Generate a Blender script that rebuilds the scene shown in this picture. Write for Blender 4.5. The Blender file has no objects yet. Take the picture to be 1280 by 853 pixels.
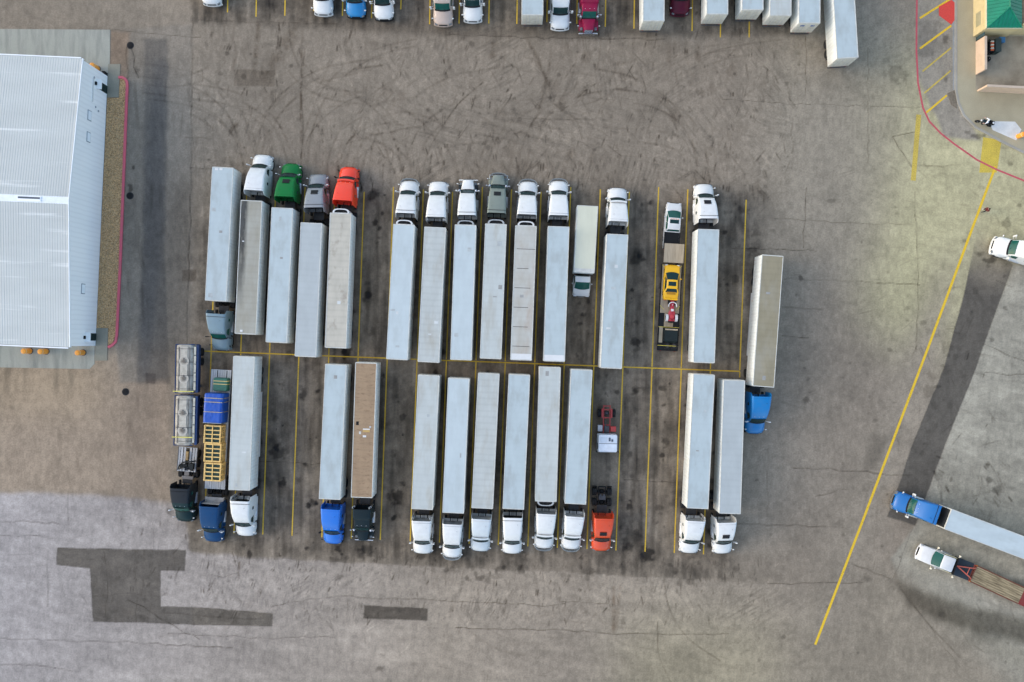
import bpy, bmesh, math, random
import numpy as np
from mathutils import Vector, Matrix

random.seed(7)
scene = bpy.context.scene
col = scene.collection
R = math.radians

# ---------------------------------------------------------------- measuring
CAM_H = 102.0          # drone height in metres
FPX = 1020.0           # focal length in photo pixels (1280 wide)
CX, CY = 640.0, 426.5


def P(px, py, z=0.0):
    """photo pixel of a point known to be at height z -> ground-plan x, y in metres"""
    k = (CAM_H - z) / FPX
    return ((px - CX) * k, (CY - py) * k)


# ---------------------------------------------------------------- materials
MATS = {}


def new_mat(name):
    m = bpy.data.materials.new(name)
    m.use_nodes = True
    nt = m.node_tree
    b = nt.nodes['Principled BSDF']
    return m, nt, b


def link(nt, a, b):
    nt.links.new(a, b)


def mapped_noise(nt, scale, detail=4.0, stretch=(1, 1, 1), coord='Object', rnd=True):
    tc = nt.nodes.new('ShaderNodeTexCoord')
    mp = nt.nodes.new('ShaderNodeMapping')
    mp.inputs['Scale'].default_value = stretch
    link(nt, tc.outputs[coord], mp.inputs['Vector'])
    if rnd:
        oi = nt.nodes.new('ShaderNodeObjectInfo')
        mu = nt.nodes.new('ShaderNodeMath'); mu.operation = 'MULTIPLY'
        mu.inputs[1].default_value = 173.0
        link(nt, oi.outputs['Random'], mu.inputs[0])
        cb = nt.nodes.new('ShaderNodeCombineXYZ')
        link(nt, mu.outputs[0], cb.inputs[0]); link(nt, mu.outputs[0], cb.inputs[1])
        link(nt, cb.outputs[0], mp.inputs['Location'])
    n = nt.nodes.new('ShaderNodeTexNoise')
    n.inputs['Scale'].default_value = scale
    n.inputs['Detail'].default_value = detail
    n.inputs['Roughness'].default_value = 0.6
    link(nt, mp.outputs[0], n.inputs['Vector'])
    return n


def ramp(nt, src, p0, c0, p1, c1):
    r = nt.nodes.new('ShaderNodeValToRGB')
    e = r.color_ramp.elements
    e[0].position = p0; e[0].color = (*c0, 1)
    e[1].position = p1; e[1].color = (*c1, 1)
    link(nt, src, r.inputs[0])
    return r


def mixc(nt, fac, a, b, mode='MIX'):
    m = nt.nodes.new('ShaderNodeMix'); m.data_type = 'RGBA'; m.blend_type = mode
    if isinstance(fac, (int, float)):
        m.inputs[0].default_value = fac
    else:
        link(nt, fac, m.inputs[0])
    for sock, v in ((m.inputs[6], a), (m.inputs[7], b)):
        if isinstance(v, tuple):
            sock.default_value = (*v[:3], 1)
        else:
            link(nt, v, sock)
    return m.outputs[2]


def paint(color, rough=0.35, dirt=0.12, metal=0.0, scale=1.6, coat=0.25):
    key = ('paint', tuple(color), rough, dirt, metal, scale, coat)
    if key in MATS:
        return MATS[key]
    m, nt, b = new_mat('paint_%d' % len(MATS))
    n = mapped_noise(nt, scale, 6.0)
    lum = max(color); g = min(.14, lum * .45 + .004)
    c2 = tuple(c * (1 - 2.8 * dirt) + g * 2.8 * dirt * w for c, w in zip(color, (1.0, .9, .78)))
    r = ramp(nt, n.outputs['Fac'], 0.36, color, 0.78, c2 if dirt else color)
    link(nt, r.outputs[0], b.inputs['Base Color'])
    rr = ramp(nt, n.outputs['Fac'], 0.3, (rough,) * 3, 0.8, (min(1, rough + 0.25),) * 3)
    link(nt, rr.outputs[0], b.inputs['Roughness'])
    b.inputs['Metallic'].default_value = metal
    b.inputs['Coat Weight'].default_value = coat * (.15 if lum < .25 else 1)
    b.inputs['Specular IOR Level'].default_value = .5 if lum > .25 else .16
    b.inputs['Coat Roughness'].default_value = 0.15
    MATS[key] = m
    return m


def glass(color=(0.012, 0.035, 0.035)):
    key = ('glass', color)
    if key in MATS:
        return MATS[key]
    m, nt, b = new_mat('tinted_glass')
    b.inputs['Base Color'].default_value = (*color, 1)
    b.inputs['Roughness'].default_value = 0.12
    b.inputs['Specular IOR Level'].default_value = .22 if max(color) < .2 else .5
    MATS[key] = m
    return m


def surf(name, base, dark, p0=0.4, p1=0.75, scale=1.0, stretch=(1, 1, 1), rough=0.8, detail=6.0,
         wave=None, wave_amt=0.0, wave_axis='Y', bump=0.0, second=None, coord='Object', grain=0.0):
    """general weathered surface: base colour to dark by noise, optional banding across an axis"""
    if name in MATS:
        return MATS[name]
    m, nt, b = new_mat(name)
    n = mapped_noise(nt, scale, detail, stretch, coord)
    c = ramp(nt, n.outputs['Fac'], p0, base, p1, dark).outputs[0]
    if second:
        col2, sc2, q0, q1, st2 = second
        n2 = mapped_noise(nt, sc2, 5.0, st2, coord)
        f2 = ramp(nt, n2.outputs['Fac'], q0, (0, 0, 0), q1, (1, 1, 1)).outputs[0]
        c = mixc(nt, f2, c, col2)
    if wave:
        tc = nt.nodes.new('ShaderNodeTexCoord')
        w = nt.nodes.new('ShaderNodeTexWave')
        w.bands_direction = wave_axis
        w.inputs['Scale'].default_value = wave
        w.inputs['Distortion'].default_value = 1.2
        link(nt, tc.outputs['Object'], w.inputs['Vector'])
        f = ramp(nt, w.outputs['Fac'], 0.0, (1 - wave_amt,) * 3, 0.45, (1, 1, 1)).outputs[0]
        c = mixc(nt, 1.0, c, f, 'MULTIPLY')
    if grain:
        n3 = mapped_noise(nt, 9.0, 4.0, (1, 1, 1), coord)
        f3 = ramp(nt, n3.outputs['Fac'], 0.3, (1 - grain,) * 3, 0.7, (1 + grain,) * 3).outputs[0]
        c = mixc(nt, 1.0, c, f3, 'MULTIPLY')
    link(nt, c, b.inputs['Base Color'])
    b.inputs['Roughness'].default_value = rough
    if bump:
        bp = nt.nodes.new('ShaderNodeBump')
        bp.inputs['Strength'].default_value = bump
        bp.inputs['Distance'].default_value = 0.02
        link(nt, n.outputs['Fac'], bp.inputs['Height'])
        link(nt, bp.outputs[0], b.inputs['Normal'])
    MATS[name] = m
    return m


def worn_paint(name, color, wear0=0.30, wear1=0.46, lo=.35, hi=1.0, nsc=6.0):
    """road marking paint with worn-through gaps"""
    if name in MATS:
        return MATS[name]
    m, nt, b = new_mat(name)
    n = mapped_noise(nt, nsc, 8.0, (1, 1, 1), 'Object', rnd=True)
    n2 = mapped_noise(nt, 0.5, 4.0, (1, 1, 1), 'Object', rnd=True)
    a = nt.nodes.new('ShaderNodeMath'); a.operation = 'ADD'
    link(nt, n.outputs['Fac'], a.inputs[0])
    s = nt.nodes.new('ShaderNodeMath'); s.operation = 'MULTIPLY'; s.inputs[1].default_value = 0.75
    link(nt, n2.outputs['Fac'], s.inputs[0]); link(nt, s.outputs[0], a.inputs[1])
    al = ramp(nt, a.outputs[0], wear0 + .30, (lo,) * 3, wear1 + .42, (hi,) * 3).outputs[0]
    c = ramp(nt, n.outputs['Fac'], 0.35, tuple(x * .82 for x in color), 0.65, color).outputs[0]
    link(nt, c, b.inputs['Base Color'])
    link(nt, al, b.inputs['Alpha'])
    b.inputs['Roughness'].default_value = 0.7
    MATS[name] = m
    return m


WHITE = (0.655, 0.655, 0.63)
M_white = paint(WHITE, 0.3, 0.05)
M_black = paint((0.012, 0.013, 0.014), 0.5, 0.1, coat=0.0)
M_rubber = surf('tyre_rubber', (0.008, 0.008, 0.008), (0.018, 0.017, 0.016), 0.45, 0.8, 3.0, rough=0.9)
M_steel = paint((0.10, 0.10, 0.105), 0.55, 0.15, 0.3, 2.0, 0.0)
M_dark = paint((0.014, 0.015, 0.016), 0.6, 0.2, 0.0, 2.0, 0.0)
M_chrome = paint((0.62, 0.64, 0.66), 0.18, 0.08, 0.95, 2.0, 0.0)
M_alu = paint((0.55, 0.56, 0.57), 0.38, 0.12, 0.7, 2.0, 0.0)
M_glass = glass()
M_glass_green = glass((0.01, 0.075, 0.06))
M_lamp = glass((0.75, 0.77, 0.78))
M_red_lamp = glass((0.35, 0.01, 0.01))
M_amber = glass((0.75, 0.22, 0.01))

M_wall = surf('trailer_wall', (0.68, 0.70, 0.66), (0.52, 0.51, 0.46), 0.45, 0.85, 1.2, (3, 3, .35), 0.42,
              wave=0.8, wave_amt=0.07, wave_axis='Y')
M_rail = surf('trailer_rail', (0.56, 0.56, 0.51), (0.38, 0.37, 0.32), 0.4, 0.8, 2.0, rough=0.4)


def roof_mat(kind):
    k = 'trailer_roof_' + kind
    T = {
        'clean': dict(base=(0.418, 0.48, 0.48), dark=(0.364, 0.418, 0.418), wave_amt=.015, second=((.33, .36, .345), .7, .50, .78, (1.2, .5, 1))),
        'white': dict(base=(0.47, 0.53, 0.53), dark=(0.409, 0.461, 0.461), wave_amt=.012, second=((.38, .42, .405), .5, .52, .80, (1.2, .4, 1))),
        'dull': dict(base=(0.465, 0.492, 0.462), dark=(0.40, 0.42, 0.392), wave_amt=.03,
                     second=((.34, .31, .24), .5, .50, .85, (1.5, .35, 1))),
        'ribbed': dict(base=(0.455, 0.475, 0.442), dark=(0.385, 0.40, 0.37), wave_amt=.06,
                       second=((.34, .31, .245), .6, .50, .85, (1.5, .35, 1))),
        'stained': dict(base=(0.487, 0.45, 0.365), dark=(0.39, 0.36, 0.292), wave_amt=.06,
                        second=((.27, .23, .18), .9, .56, .78, (1.2, .8, 1))),
        'rusty': dict(base=(0.46, 0.46, 0.415), dark=(0.38, 0.356, 0.296), wave_amt=.03,
                      second=((.36, .28, .21), .5, .52, .8, (1, .45, 1))),
        'beige': dict(base=(0.335, 0.325, 0.27), dark=(0.268, 0.246, 0.186), wave_amt=.05,
                      second=((.27, .26, .22), .5, .54, .8, (2.4, .2, 1))),
        'tan': dict(base=(0.272, 0.235, 0.148), dark=(0.218, 0.188, 0.118), wave_amt=.05,
                    second=((.33, .31, .25), .35, .55, .85, (1, .4, 1))),
        'brown': dict(base=(0.325, 0.22, 0.125), dark=(0.255, 0.168, 0.094), wave_amt=.07,
                      second=((.20, .122, .065), 1.5, .53, .72, (1.1, 2.6, 1))),
        'grey': dict(base=(0.4, 0.43, 0.42), dark=(0.348, 0.374, 0.365), wave_amt=.03),
    }[kind]
    sec = T.get('second')
    return surf(k, T['base'], T['dark'], .35, .75, .7, (1.3, .5, 1), .55, wave=0.42, wave_amt=T['wave_amt'],
                wave_axis='Y', second=sec)


# ---------------------------------------------------------------- mesh builder
class MB:
    def __init__(self):
        self.v = []; self.f = []

    def add(self, vs, fs):
        o = len(self.v)
        self.v += [tuple(p) for p in vs]
        self.f += [tuple(i + o for i in f) for f in fs]

    def loft(self, rings, cap0=True, cap1=True, closed=True):
        n = len(rings[0]); vs = []; fs = []
        for r in rings:
            vs += r
        for i in range(len(rings) - 1):
            for j in range(n if closed else n - 1):
                a = i * n + j; b = i * n + (j + 1) % n
                fs.append((a, b, b + n, a + n))
        if cap0: fs.append(tuple(range(n))[::-1])
        if cap1: fs.append(tuple((len(rings) - 1) * n + j for j in range(n)))
        self.add(vs, fs)
        return self

    def box(self, x0, x1, y0, y1, z0, z1, ch=0.0):
        if ch <= 0:
            vs = [(x, y, z) for z in (z0, z1) for x, y in ((x0, y0), (x1, y0), (x1, y1), (x0, y1))]
            self.add(vs, [(3, 2, 1, 0), (4, 5, 6, 7), (0, 1, 5, 4), (1, 2, 6, 5), (2, 3, 7, 6), (3, 0, 4, 7)])
            return self

        def ring(i, z):
            a0, a1, b0, b1 = x0 + i, x1 - i, y0 + i, y1 - i
            return [(a0 + ch, b0, z), (a1 - ch, b0, z), (a1, b0 + ch, z), (a1, b1 - ch, z),
                    (a1 - ch, b1, z), (a0 + ch, b1, z), (a0, b1 - ch, z), (a0, b0 + ch, z)]
        i = ch * .6
        self.loft([ring(i, z0), ring(0, z0 + ch), ring(0, z1 - ch), ring(i, z1)])
        return self

    def cyl(self, p0, p1, r0, r1=None, n=14):
        p0 = Vector(p0); p1 = Vector(p1); r1 = r0 if r1 is None else r1
        d = (p1 - p0).normalized()
        a = Vector((0, 0, 1)) if abs(d.z) < .9 else Vector((1, 0, 0))
        u = d.cross(a).normalized(); w = d.cross(u)
        rings = [[p + (u * math.cos(t) + w * math.sin(t)) * r for t in [2 * math.pi * k / n for k in range(n)]]
                 for p, r in ((p0, r0), (p1, r1))]
        self.loft([[tuple(q) for q in r] for r in rings])
        return self

    def tube(self, pts, r, n=6):
        pts = [Vector(p) for p in pts]
        rings = []
        for i, p in enumerate(pts):
            d = (pts[min(i + 1, len(pts) - 1)] - pts[max(i - 1, 0)]).normalized()
            a = Vector((0, 0, 1)) if abs(d.z) < .9 else Vector((1, 0, 0))
            u = d.cross(a).normalized(); w = d.cross(u)
            rings.append([tuple(p + (u * math.cos(2 * math.pi * k / n) + w * math.sin(2 * math.pi * k / n)) * r)
                          for k in range(n)])
        self.loft(rings)
        return self

    def prism(self, poly, z0, z1):
        n = len(poly)
        area = sum(poly[i][0] * poly[(i + 1) % n][1] - poly[(i + 1) % n][0] * poly[i][1] for i in range(n))
        if area < 0: poly = poly[::-1]
        self.loft([[(x, y, z0) for x, y in poly], [(x, y, z1) for x, y in poly]])
        return self

    def sheet(self, poly, z):
        n = len(poly)
        area = sum(poly[i][0] * poly[(i + 1) % n][1] - poly[(i + 1) % n][0] * poly[i][1] for i in range(n))
        if area < 0: poly = poly[::-1]
        self.add([(x, y, z) for x, y in poly], [tuple(range(n))])
        return self

    def rev(self, prof, axis='x', n=18, c=(0, 0, 0)):
        """revolve (along, radius) profile about an axis through c"""
        rings = []
        for a, r in prof:
            ring = []
            for k in range(n):
                t = 2 * math.pi * k / n
                q = {'x': (a, r * math.cos(t), r * math.sin(t)), 'y': (r * math.sin(t), a, r * math.cos(t)),
                     'z': (r * math.cos(t), r * math.sin(t), a)}[axis]
                ring.append((q[0] + c[0], q[1] + c[1], q[2] + c[2]))
            rings.append(ring)
        self.loft(rings)
        return self

    def mesh(self, name, m=None, smooth=35):
        me = bpy.data.meshes.new(name)
        me.from_pydata(self.v, [], self.f)
        me.validate()
        bm = bmesh.new(); bm.from_mesh(me)
        bmesh.ops.recalc_face_normals(bm, faces=bm.faces)
        bm.to_mesh(me); bm.free()
        if smooth:
            for p in me.polygons: p.use_smooth = True
            me.set_sharp_from_angle(angle=R(smooth))
        if m: me.materials.append(m)
        return me

    def build(self, name, m, parent=None, loc=(0, 0, 0), rot=(0, 0, 0), smooth=35):
        return place(name, self.mesh(name, m, smooth), parent, loc, rot)


def place(name, me, parent=None, loc=(0, 0, 0), rot=(0, 0, 0), scale=None):
    o = bpy.data.objects.new(name, me)
    col.objects.link(o)
    o.parent = parent
    o.location = loc; o.rotation_euler = rot
    if scale: o.scale = scale
    return o


def tag(o, label=None, cat=None, group=None, kind=None):
    if label: o['label'] = label
    if cat: o['category'] = cat
    if group: o['group'] = group
    if kind: o['kind'] = kind
    return o


def thing(name, label, cat, loc=(0, 0, 0), rz=0.0, group=None):
    o = bpy.data.objects.new(name, None)
    o.empty_display_size = .5
    col.objects.link(o)
    o.location = (loc[0], loc[1], loc[2] if len(loc) > 2 else 0)
    o.rotation_euler = (0, 0, rz)
    return tag(o, label, cat, group)


def heading(a, b):
    """rotation that turns local +Y into the direction from b to a"""
    return math.atan2(a[1] - b[1], a[0] - b[0]) - math.pi / 2


def prof(wb, wt, zb, zt, r, n=4):
    h = [(wb, zb), (wt, zt - r)]
    for k in range(1, n + 1):
        t = math.pi / 2 * k / n
        h.append((wt - r + r * math.cos(t), zt - r + r * math.sin(t)))
    return h + [(-x, z) for x, z in h[::-1]]


def half(h):
    """mirror a half profile given from bottom outside to top centre"""
    return h + [(-x, z) for x, z in h[::-1] if abs(x) > 1e-6]


# ---------------------------------------------------------------- shared meshes
def wheel_mesh(r, w, dual=False):
    b = MB()
    def tyre(c):
        h = w / 2
        b.rev([(-h * .75, r * .58), (-h, r * .72), (-h, r * .9), (-h * .8, r * .985), (0, r), (h * .8, r * .985),
               (h, r * .9), (h, r * .72), (h * .75, r * .58)], 'x', 20, (c, 0, 0))
    if dual:
        tyre(-w * .54); tyre(w * .54)
    else:
        tyre(0)
    return b.mesh('tyre', M_rubber)


def rim_mesh(r, w, off, m):
    b = MB()
    for s in (1, -1):
        b.rev([(off + s * w * .36, r * .6), (off + s * w * .30, r * .5), (off + s * w * .16, r * .42),
               (off + s * w * .2, r * .2), (off + s * w * .34, r * .16), (off + s * w * .36, .01)], 'x', 16)
    return b.mesh('rim', m)


ME_steer = wheel_mesh(.51, .29)
ME_dual = wheel_mesh(.51, .27, True)
ME_rim_s = rim_mesh(.51, .29, 0, M_alu)
ME_rim_d = rim_mesh(.51, .27, .146, M_alu)
ME_rim_dw = rim_mesh(.51, .27, .146, M_white)
ME_small = wheel_mesh(.38, .25)
ME_rim_sm = rim_mesh(.38, .25, 0, M_alu)
ME_car = wheel_mesh(.33, .21)
ME_rim_car = rim_mesh(.33, .21, 0, M_alu)


def add_wheel(parent, x, y, kind, r=.51):
    t, rm = {'steer': (ME_steer, ME_rim_s), 'dual': (ME_dual, ME_rim_d), 'dualw': (ME_dual, ME_rim_dw),
             'small': (ME_small, ME_rim_sm), 'car': (ME_car, ME_rim_car)}[kind]
    w = place('wheel', t, parent, (x, y, r), (0, 0, 0 if x > 0 else math.pi))
    place('rim', rm, w)
    return w
EXPOSURE = 1.25
# ================================================================ semi tractors
def interp(tab, d):
    if d <= tab[0][0]: return tab[0][1:]
    for a, b in zip(tab, tab[1:]):
        if d <= b[0]:
            t = (d - a[0]) / (b[0] - a[0])
            return tuple(p + (q - p) * t for p, q in zip(a[1:], b[1:]))
    return tab[-1][1:]


_mirror = {}


def mirror_mesh(m):
    if m not in _mirror:
        b = MB(); b.tube([(0, 0, -.25), (.30, .04, -.28)], .022); b.tube([(0, -.02, .25), (.30, .02, .26)], .022)
        b.box(.24, .46, -.02, .10, -.36, .36, .03)
        _mirror[m] = b.mesh('mirror', m)
    return _mirror[m]


_hm = {}


def hood_mirror_mesh(m):
    if m not in _hm:
        b = MB(); b.tube([(0, 0, 0), (.16, .02, .25), (.24, .03, .33)], .018)
        b.rev([(-.05, .02), (-.03, .11), (.06, .10), (.08, .02)], 'y', 10, (.25, .03, .36))
        _hm[m] = b.mesh('hood_mirror', m)
    return _hm[m]


b = MB(); b.box(-.17, .17, -.34, .02, -.13, .16, .05); ME_headlight = b.mesh('headlight', glass((.16, .175, .18)))
b = MB(); b.cyl((0, 0, 0), (0, -1.3, 0), .33, n=20)
for yy in (-.3, -1.0): b.rev([(yy - .04, .30), (yy - .04, .345), (yy + .04, .345), (yy + .04, .30)], 'y', 20)
ME_tank = b.mesh('fuel_tank', M_alu)
b = MB(); b.box(-.12, .12, -1.3, 0, -.22, .22, .06); ME_step = b.mesh('step', M_dark)
b = MB(); b.cyl((0, 0, 0), (0, 0, 2.6), .075, n=12); b.cyl((0, 0, .6), (0, 0, 1.7), .11, n=12)
b.tube([(0, 0, 2.58), (0, -.06, 2.72), (0, -.16, 2.8)], .07, 10)
ME_stack = b.mesh('exhaust_stack', M_chrome)
b = MB()
b.loft([[(x * s, y * s - .08, z) for x, y in ((.42, .38), (.42, -.1), (.15, -.42), (.08, -.12), (-.08, -.12), (-.15, -.42), (-.42, -.1), (-.42, .38))]
        for s, z in ((1, 0), (1, .07), (.94, .09))])
ME_fifth = b.mesh('fifth_wheel', M_steel)
b = MB(); b.box(-.3, .3, -.012, .012, -.33, .33, .01); ME_flap = b.mesh('mud_flap', M_black)
b = MB()
for k in range(3):
    x = -.12 + .12 * k
    b.tube([(x, 0, 0), (x * 1.3, -.2, -.35), (x * 1.1, -.5, -.4), (x, -.75, -.15)], .02, 5)
ME_lines = b.mesh('air_line', M_black)


def chassis_parts(root, B, dual='dual', tail=3.3, long_front=1.15, rail_col=None):
    rc = rail_col or M_dark
    b = MB()
    for s in (-1, 1):
        b.box(s * .43 - .05, s * .43 + .05, -(B + tail), -.5, .72, .98, .01)
    for d in (1.2, 2.6, B + .3, B + 1.9, B + tail - .05):
        b.box(-.38, .38, -d - .08, -d + .08, .76, .94, .01)
    for d in (B + 1.3, B + 2.62):
        b.cyl((-1.0, -d, .51), (1.0, -d, .51), .11, n=10)
        b.rev([(-.3, .05), (-.18, .26), (.18, .26), (.3, .05)], 'x', 12, (0, -d, .51))
    b.cyl((-1.0, -long_front, .51), (1.0, -long_front, .51), .08, n=8)
    b.build('chassis', rc, root)
    place('fifth_wheel', ME_fifth, root, (0, -(B + 1.95), 1.03))
    for s in (-1, 1):
        add_wheel(root, s * 1.03, -long_front, 'steer')
        add_wheel(root, s * .93, -(B + 1.3), dual)
        add_wheel(root, s * .93, -(B + 2.62), dual)
        place('mud_flap', ME_flap, root, (s * .92, -(B + 3.25), .62))
        place('fuel_tank', ME_tank, root, (s * .98, -(B * .5 + .1), .78))
        place('step', ME_step, root, (s * 1.03, -(B * .5 + 1.5), .62))
    b = MB(); b.box(-.62, .62, -(B + 1.0), -(B + .12), 1.0, 1.04, .01)
    for k in range(6): b.box(-.6, .6, -(B + .2 + k * .13) - .02, -(B + .2 + k * .13) + .02, 1.04, 1.06)
    b.build('deck_plate', paint((.055, .057, .06), .5, .2, .2), root)
    place('air_line', ME_lines, root, (0, -(B - .3), 1.9))


def tractor(label, nose, rear, color, group, style='aero', zr=3.9, guard=False, skylight=False, visor=False,
            rearc='dark', sleeper=None, fender=None, bumper='color', mirrorc=None, trailing=False, nz=1.0,
            stacks=False, B=None, rz=None, dome=False, rack=False, green_glass=False, dirt=.06, narrow=1.0):
    n = P(*nose, nz)
    if rear is not None:
        q = P(*rear, zr)
        rz = heading(n, q) if rz is None else rz
        L = math.hypot(n[0] - q[0], n[1] - q[1])
        B = B or L
        B = max(4.25, min(5.8, B))
    root = thing('semi_tractor', label, 'semi tractor', n, rz, group)
    mc = paint(color, .28, dirt)
    ms = paint(sleeper, .3, dirt) if sleeper else mc
    mf = paint(fender, .35, dirt) if fender else mc
    mg = M_glass_green if green_glass else M_glass
    mm = {'white': M_white, 'black': M_black, 'chrome': M_chrome}[mirrorc or 'white']
    classic = style == 'classic'
    # ---- hood
    b = MB()
    if not classic:
        sec = [(.10, [(.62, .50), (.66, .9), (.55, 1.02), (.30, 1.07), (0, 1.09)]),
               (.22, [(.90, .48), (.95, .98), (.80, 1.14), (.50, 1.24), (0, 1.29)]),
               (.50, [(1.12, .48), (1.16, 1.08), (1.0, 1.28), (.68, 1.42), (0, 1.48)]),
               (1.0, [(1.19, .55), (1.20, 1.20), (1.05, 1.42), (.78, 1.62), (0, 1.69)]),
               (1.45, [(1.19, .60), (1.19, 1.28), (1.06, 1.55), (.84, 1.78), (0, 1.86)]),
               (1.75, [(1.15, .70), (1.15, 1.35), (1.05, 1.72), (.90, 1.92), (0, 1.98)])]
        rings = [[(x, -d - .10 * (x / 1.2) ** 2 * (1 if d > .3 else .6), z) for x, z in half(h)] for d, h in sec]
        b.loft(rings); b.build('hood', mc, root)
    else:
        k = narrow
        sec = [(.22, [(.52 * k, .62), (.54 * k, 1.45), (.45 * k, 1.58), (.2, 1.63), (0, 1.64)]),
               (.32, [(.57 * k, .6), (.60 * k, 1.50), (.50 * k, 1.66), (.2, 1.71), (0, 1.72)]),
               (1.1, [(.70 * k, .7), (.74 * k, 1.62), (.62 * k, 1.80), (.25, 1.86), (0, 1.87)]),
               (1.85, [(.84 * k, .8), (.88 * k, 1.72), (.76 * k, 1.94), (.3, 2.0), (0, 2.01)])]
        b.loft([[(x, -d, z) for x, z in half(h)] for d, h in sec]); b.build('hood', mc, root)
        for s in (-1, 1):
            b = MB(); rings = []
            for t in range(0, 11):
                a = math.pi * (t / 10.0) * .96 + .02
                y = -1.15 + .68 * math.cos(a) ; z = .55 + .66 * math.sin(a) ** .8
                rings.append([(s * .60, y, z), (s * 1.12, y, z), (s * 1.20, y, z - .08), (s * 1.20, y, z - .12),
                              (s * 1.10, y, z - .05), (s * .60, y, z - .05)])
            b.loft(rings); b.build('fender', mf, root)
            b = MB(); b.cyl((s * 1.02, -1.62, 1.45), (s * 1.02, -1.62, 2.15), .16, n=14)
            b.rev([(2.15, .16), (2.24, .12), (2.28, .02)], 'z', 14, (s * 1.02, -1.62, 0))
            b.build('air_cleaner', M_chrome, root)
    # ---- cab and sleeper shell
    hi = zr
    W = 1.0 if classic else 1.06
    tab = [(1.45, W * .93, 1.90, W * .96), (1.62, W * .93, 2.10, W * .98), (2.02, W * .93, 2.72, W), (2.25, W * .95, 2.86, W * 1.01)]
    if dome or not classic:
        tab += [(2.7, W * 1.0, 2.86 + (hi - 2.86) * .38, W * 1.06), (3.4, W * 1.05, 2.86 + (hi - 2.86) * .72, W * 1.12),
                (B - .45, W * 1.12, hi - .06, W * 1.15), (B, W * 1.13, hi, W * 1.15)]
    else:
        tab += [(2.95, W * .97, 2.92, W * 1.02), (3.05, W * 1.08, hi - .32, W * 1.14), (3.4, W * 1.12, hi - .06, W * 1.16),
                (B - .2, W * 1.14, hi, W * 1.16), (B, W * 1.14, hi, W * 1.16)]
    tab = [t for i, t in enumerate(tab) if i < 4 or i >= len(tab) - 2 or t[0] < B - .6]

    def bow(d):
        return .20 * max(0, 1 - (d - 1.45) / 1.6) if not classic else .07 * max(0, 1 - (d - 1.45) / 1.0)
    b = MB(); rings = []; sl = MB(); srings = []
    ds = sorted(set([t[0] for t in tab]))
    for d in ds:
        wt, zt, wb = interp(tab, d)
        r = .16 if d < 2.3 else .22
        ring = []
        for x, z in prof(wb, wt, .92, zt, r):
            y = -(d + bow(d) * (x / wb) ** 2)
            if d == ds[-1]:
                y += .22 * (1 - (abs(x) / wb) ** 2.2) if z > 2.0 else 0
            ring.append((x, y, z))
        rings.append(ring)
    split = 3.0 if sleeper else None
    if split:
        k = max(i for i, d in enumerate(ds) if d <= split + .1)
        b.loft(rings[:k + 1], True, False); b.build('cab', mc, root)
        sl.loft(rings[k:], False, False); sl.build('sleeper', ms, root)
    else:
        b.loft(rings, True, False); b.build('cab', mc, root)
    # rear wall set inside the shell
    wt, zt, wb = interp(tab, B)
    mr = {'dark': M_dark, 'white': paint((.56, .56, .53), .5, .15), 'color': ms,
          'grey': paint((.33, .35, .35), .5, .2)}[rearc]
    b = MB(); ring = prof(wb - .02, wt - .02, .93, zt - .02, .2)
    ins = .42 if rearc == 'dark' else .30
    b.loft([[(x, -(B - ins), z) for x, z in ring], [(x, -(B - ins - .04), z) for x, z in ring]])
    b.box(-.5, .5, -(B - ins + .05), -(B - ins), 1.5, 2.2, .02)
    b.box(-.75, .75, -(B - ins + .09), -(B - ins), zt - .62, zt - .5, .02)
    b.build('rear_wall', mr, root)
    # side extenders / fairings behind the cab
    if not classic:
        for s in (-1, 1):
            b = MB()
            h0 = [(s * (wb - .045), -(B - .3)), (s * wb, -(B - .3)), (s * (wb + .01), -(B + .38)), (s * (wb - .025), -(B + .38))]
            b.loft([[(x, y, 1.15) for x, y in h0], [(x * .985, y if i < 2 else y + .02, zt - .5) for i, (x, y) in enumerate(h0)],
                    [(x * .97, y if i < 2 else y + .30, zt - .16) for i, (x, y) in enumerate(h0)]])
            b.build('side_fairing', ms, root)
            b = MB(); b.box(s * 1.13 - .05, s * 1.13 + .05, -(B - .05), -2.0, .42, 1.02, .03)
            b.build('side_skirt', ms, root)
    # ---- windscreen
    wt, zt, wb = interp(tab, 1.6); wt2, zt2, wb2 = interp(tab, 2.02)
    b = MB(); rows = []
    N = 9
    for k in range(5):
        d = 1.53 + (2.02 - 1.53) * k / 4 + .02
        w_, z_, wb_ = interp(tab, d)
        rr = []
        for j in range(N):
            x = -w_ * .9 + 1.8 * w_ * j / (N - 1)
            rr.append((x, -(d + bow(d) * (x / wb_) ** 2) + .035, z_ + .02 - .02 * (x / w_) ** 4))
        rows.append(rr)
    b.loft(rows, False, False, closed=False)
    b.build('windscreen', mg, root)
    b = MB(); rw0 = []; rw1 = []
    for j in range(N):
        x = -W * .90 + 1.8 * W * j / (N - 1)
        rw0.append((x, -(1.40 + bow(1.45) * (x / W) ** 2), 1.99 - .10 * (x / W) ** 2)); rw1.append((x, -(1.56 + bow(1.5) * (x / W) ** 2), 2.07 - .10 * (x / W) ** 2))
    b.loft([rw0 + [(x, y, z - .12) for x, y, z in rw0[::-1]], rw1 + [(x, y, z - .12) for x, y, z in rw1[::-1]]])
    for s in (-.35, .35): b.tube([(s, -1.5, 2.06), (s + .3, -1.72, 2.33)], .012, 4)
    b.build('cowl', M_dark, root)
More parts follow.
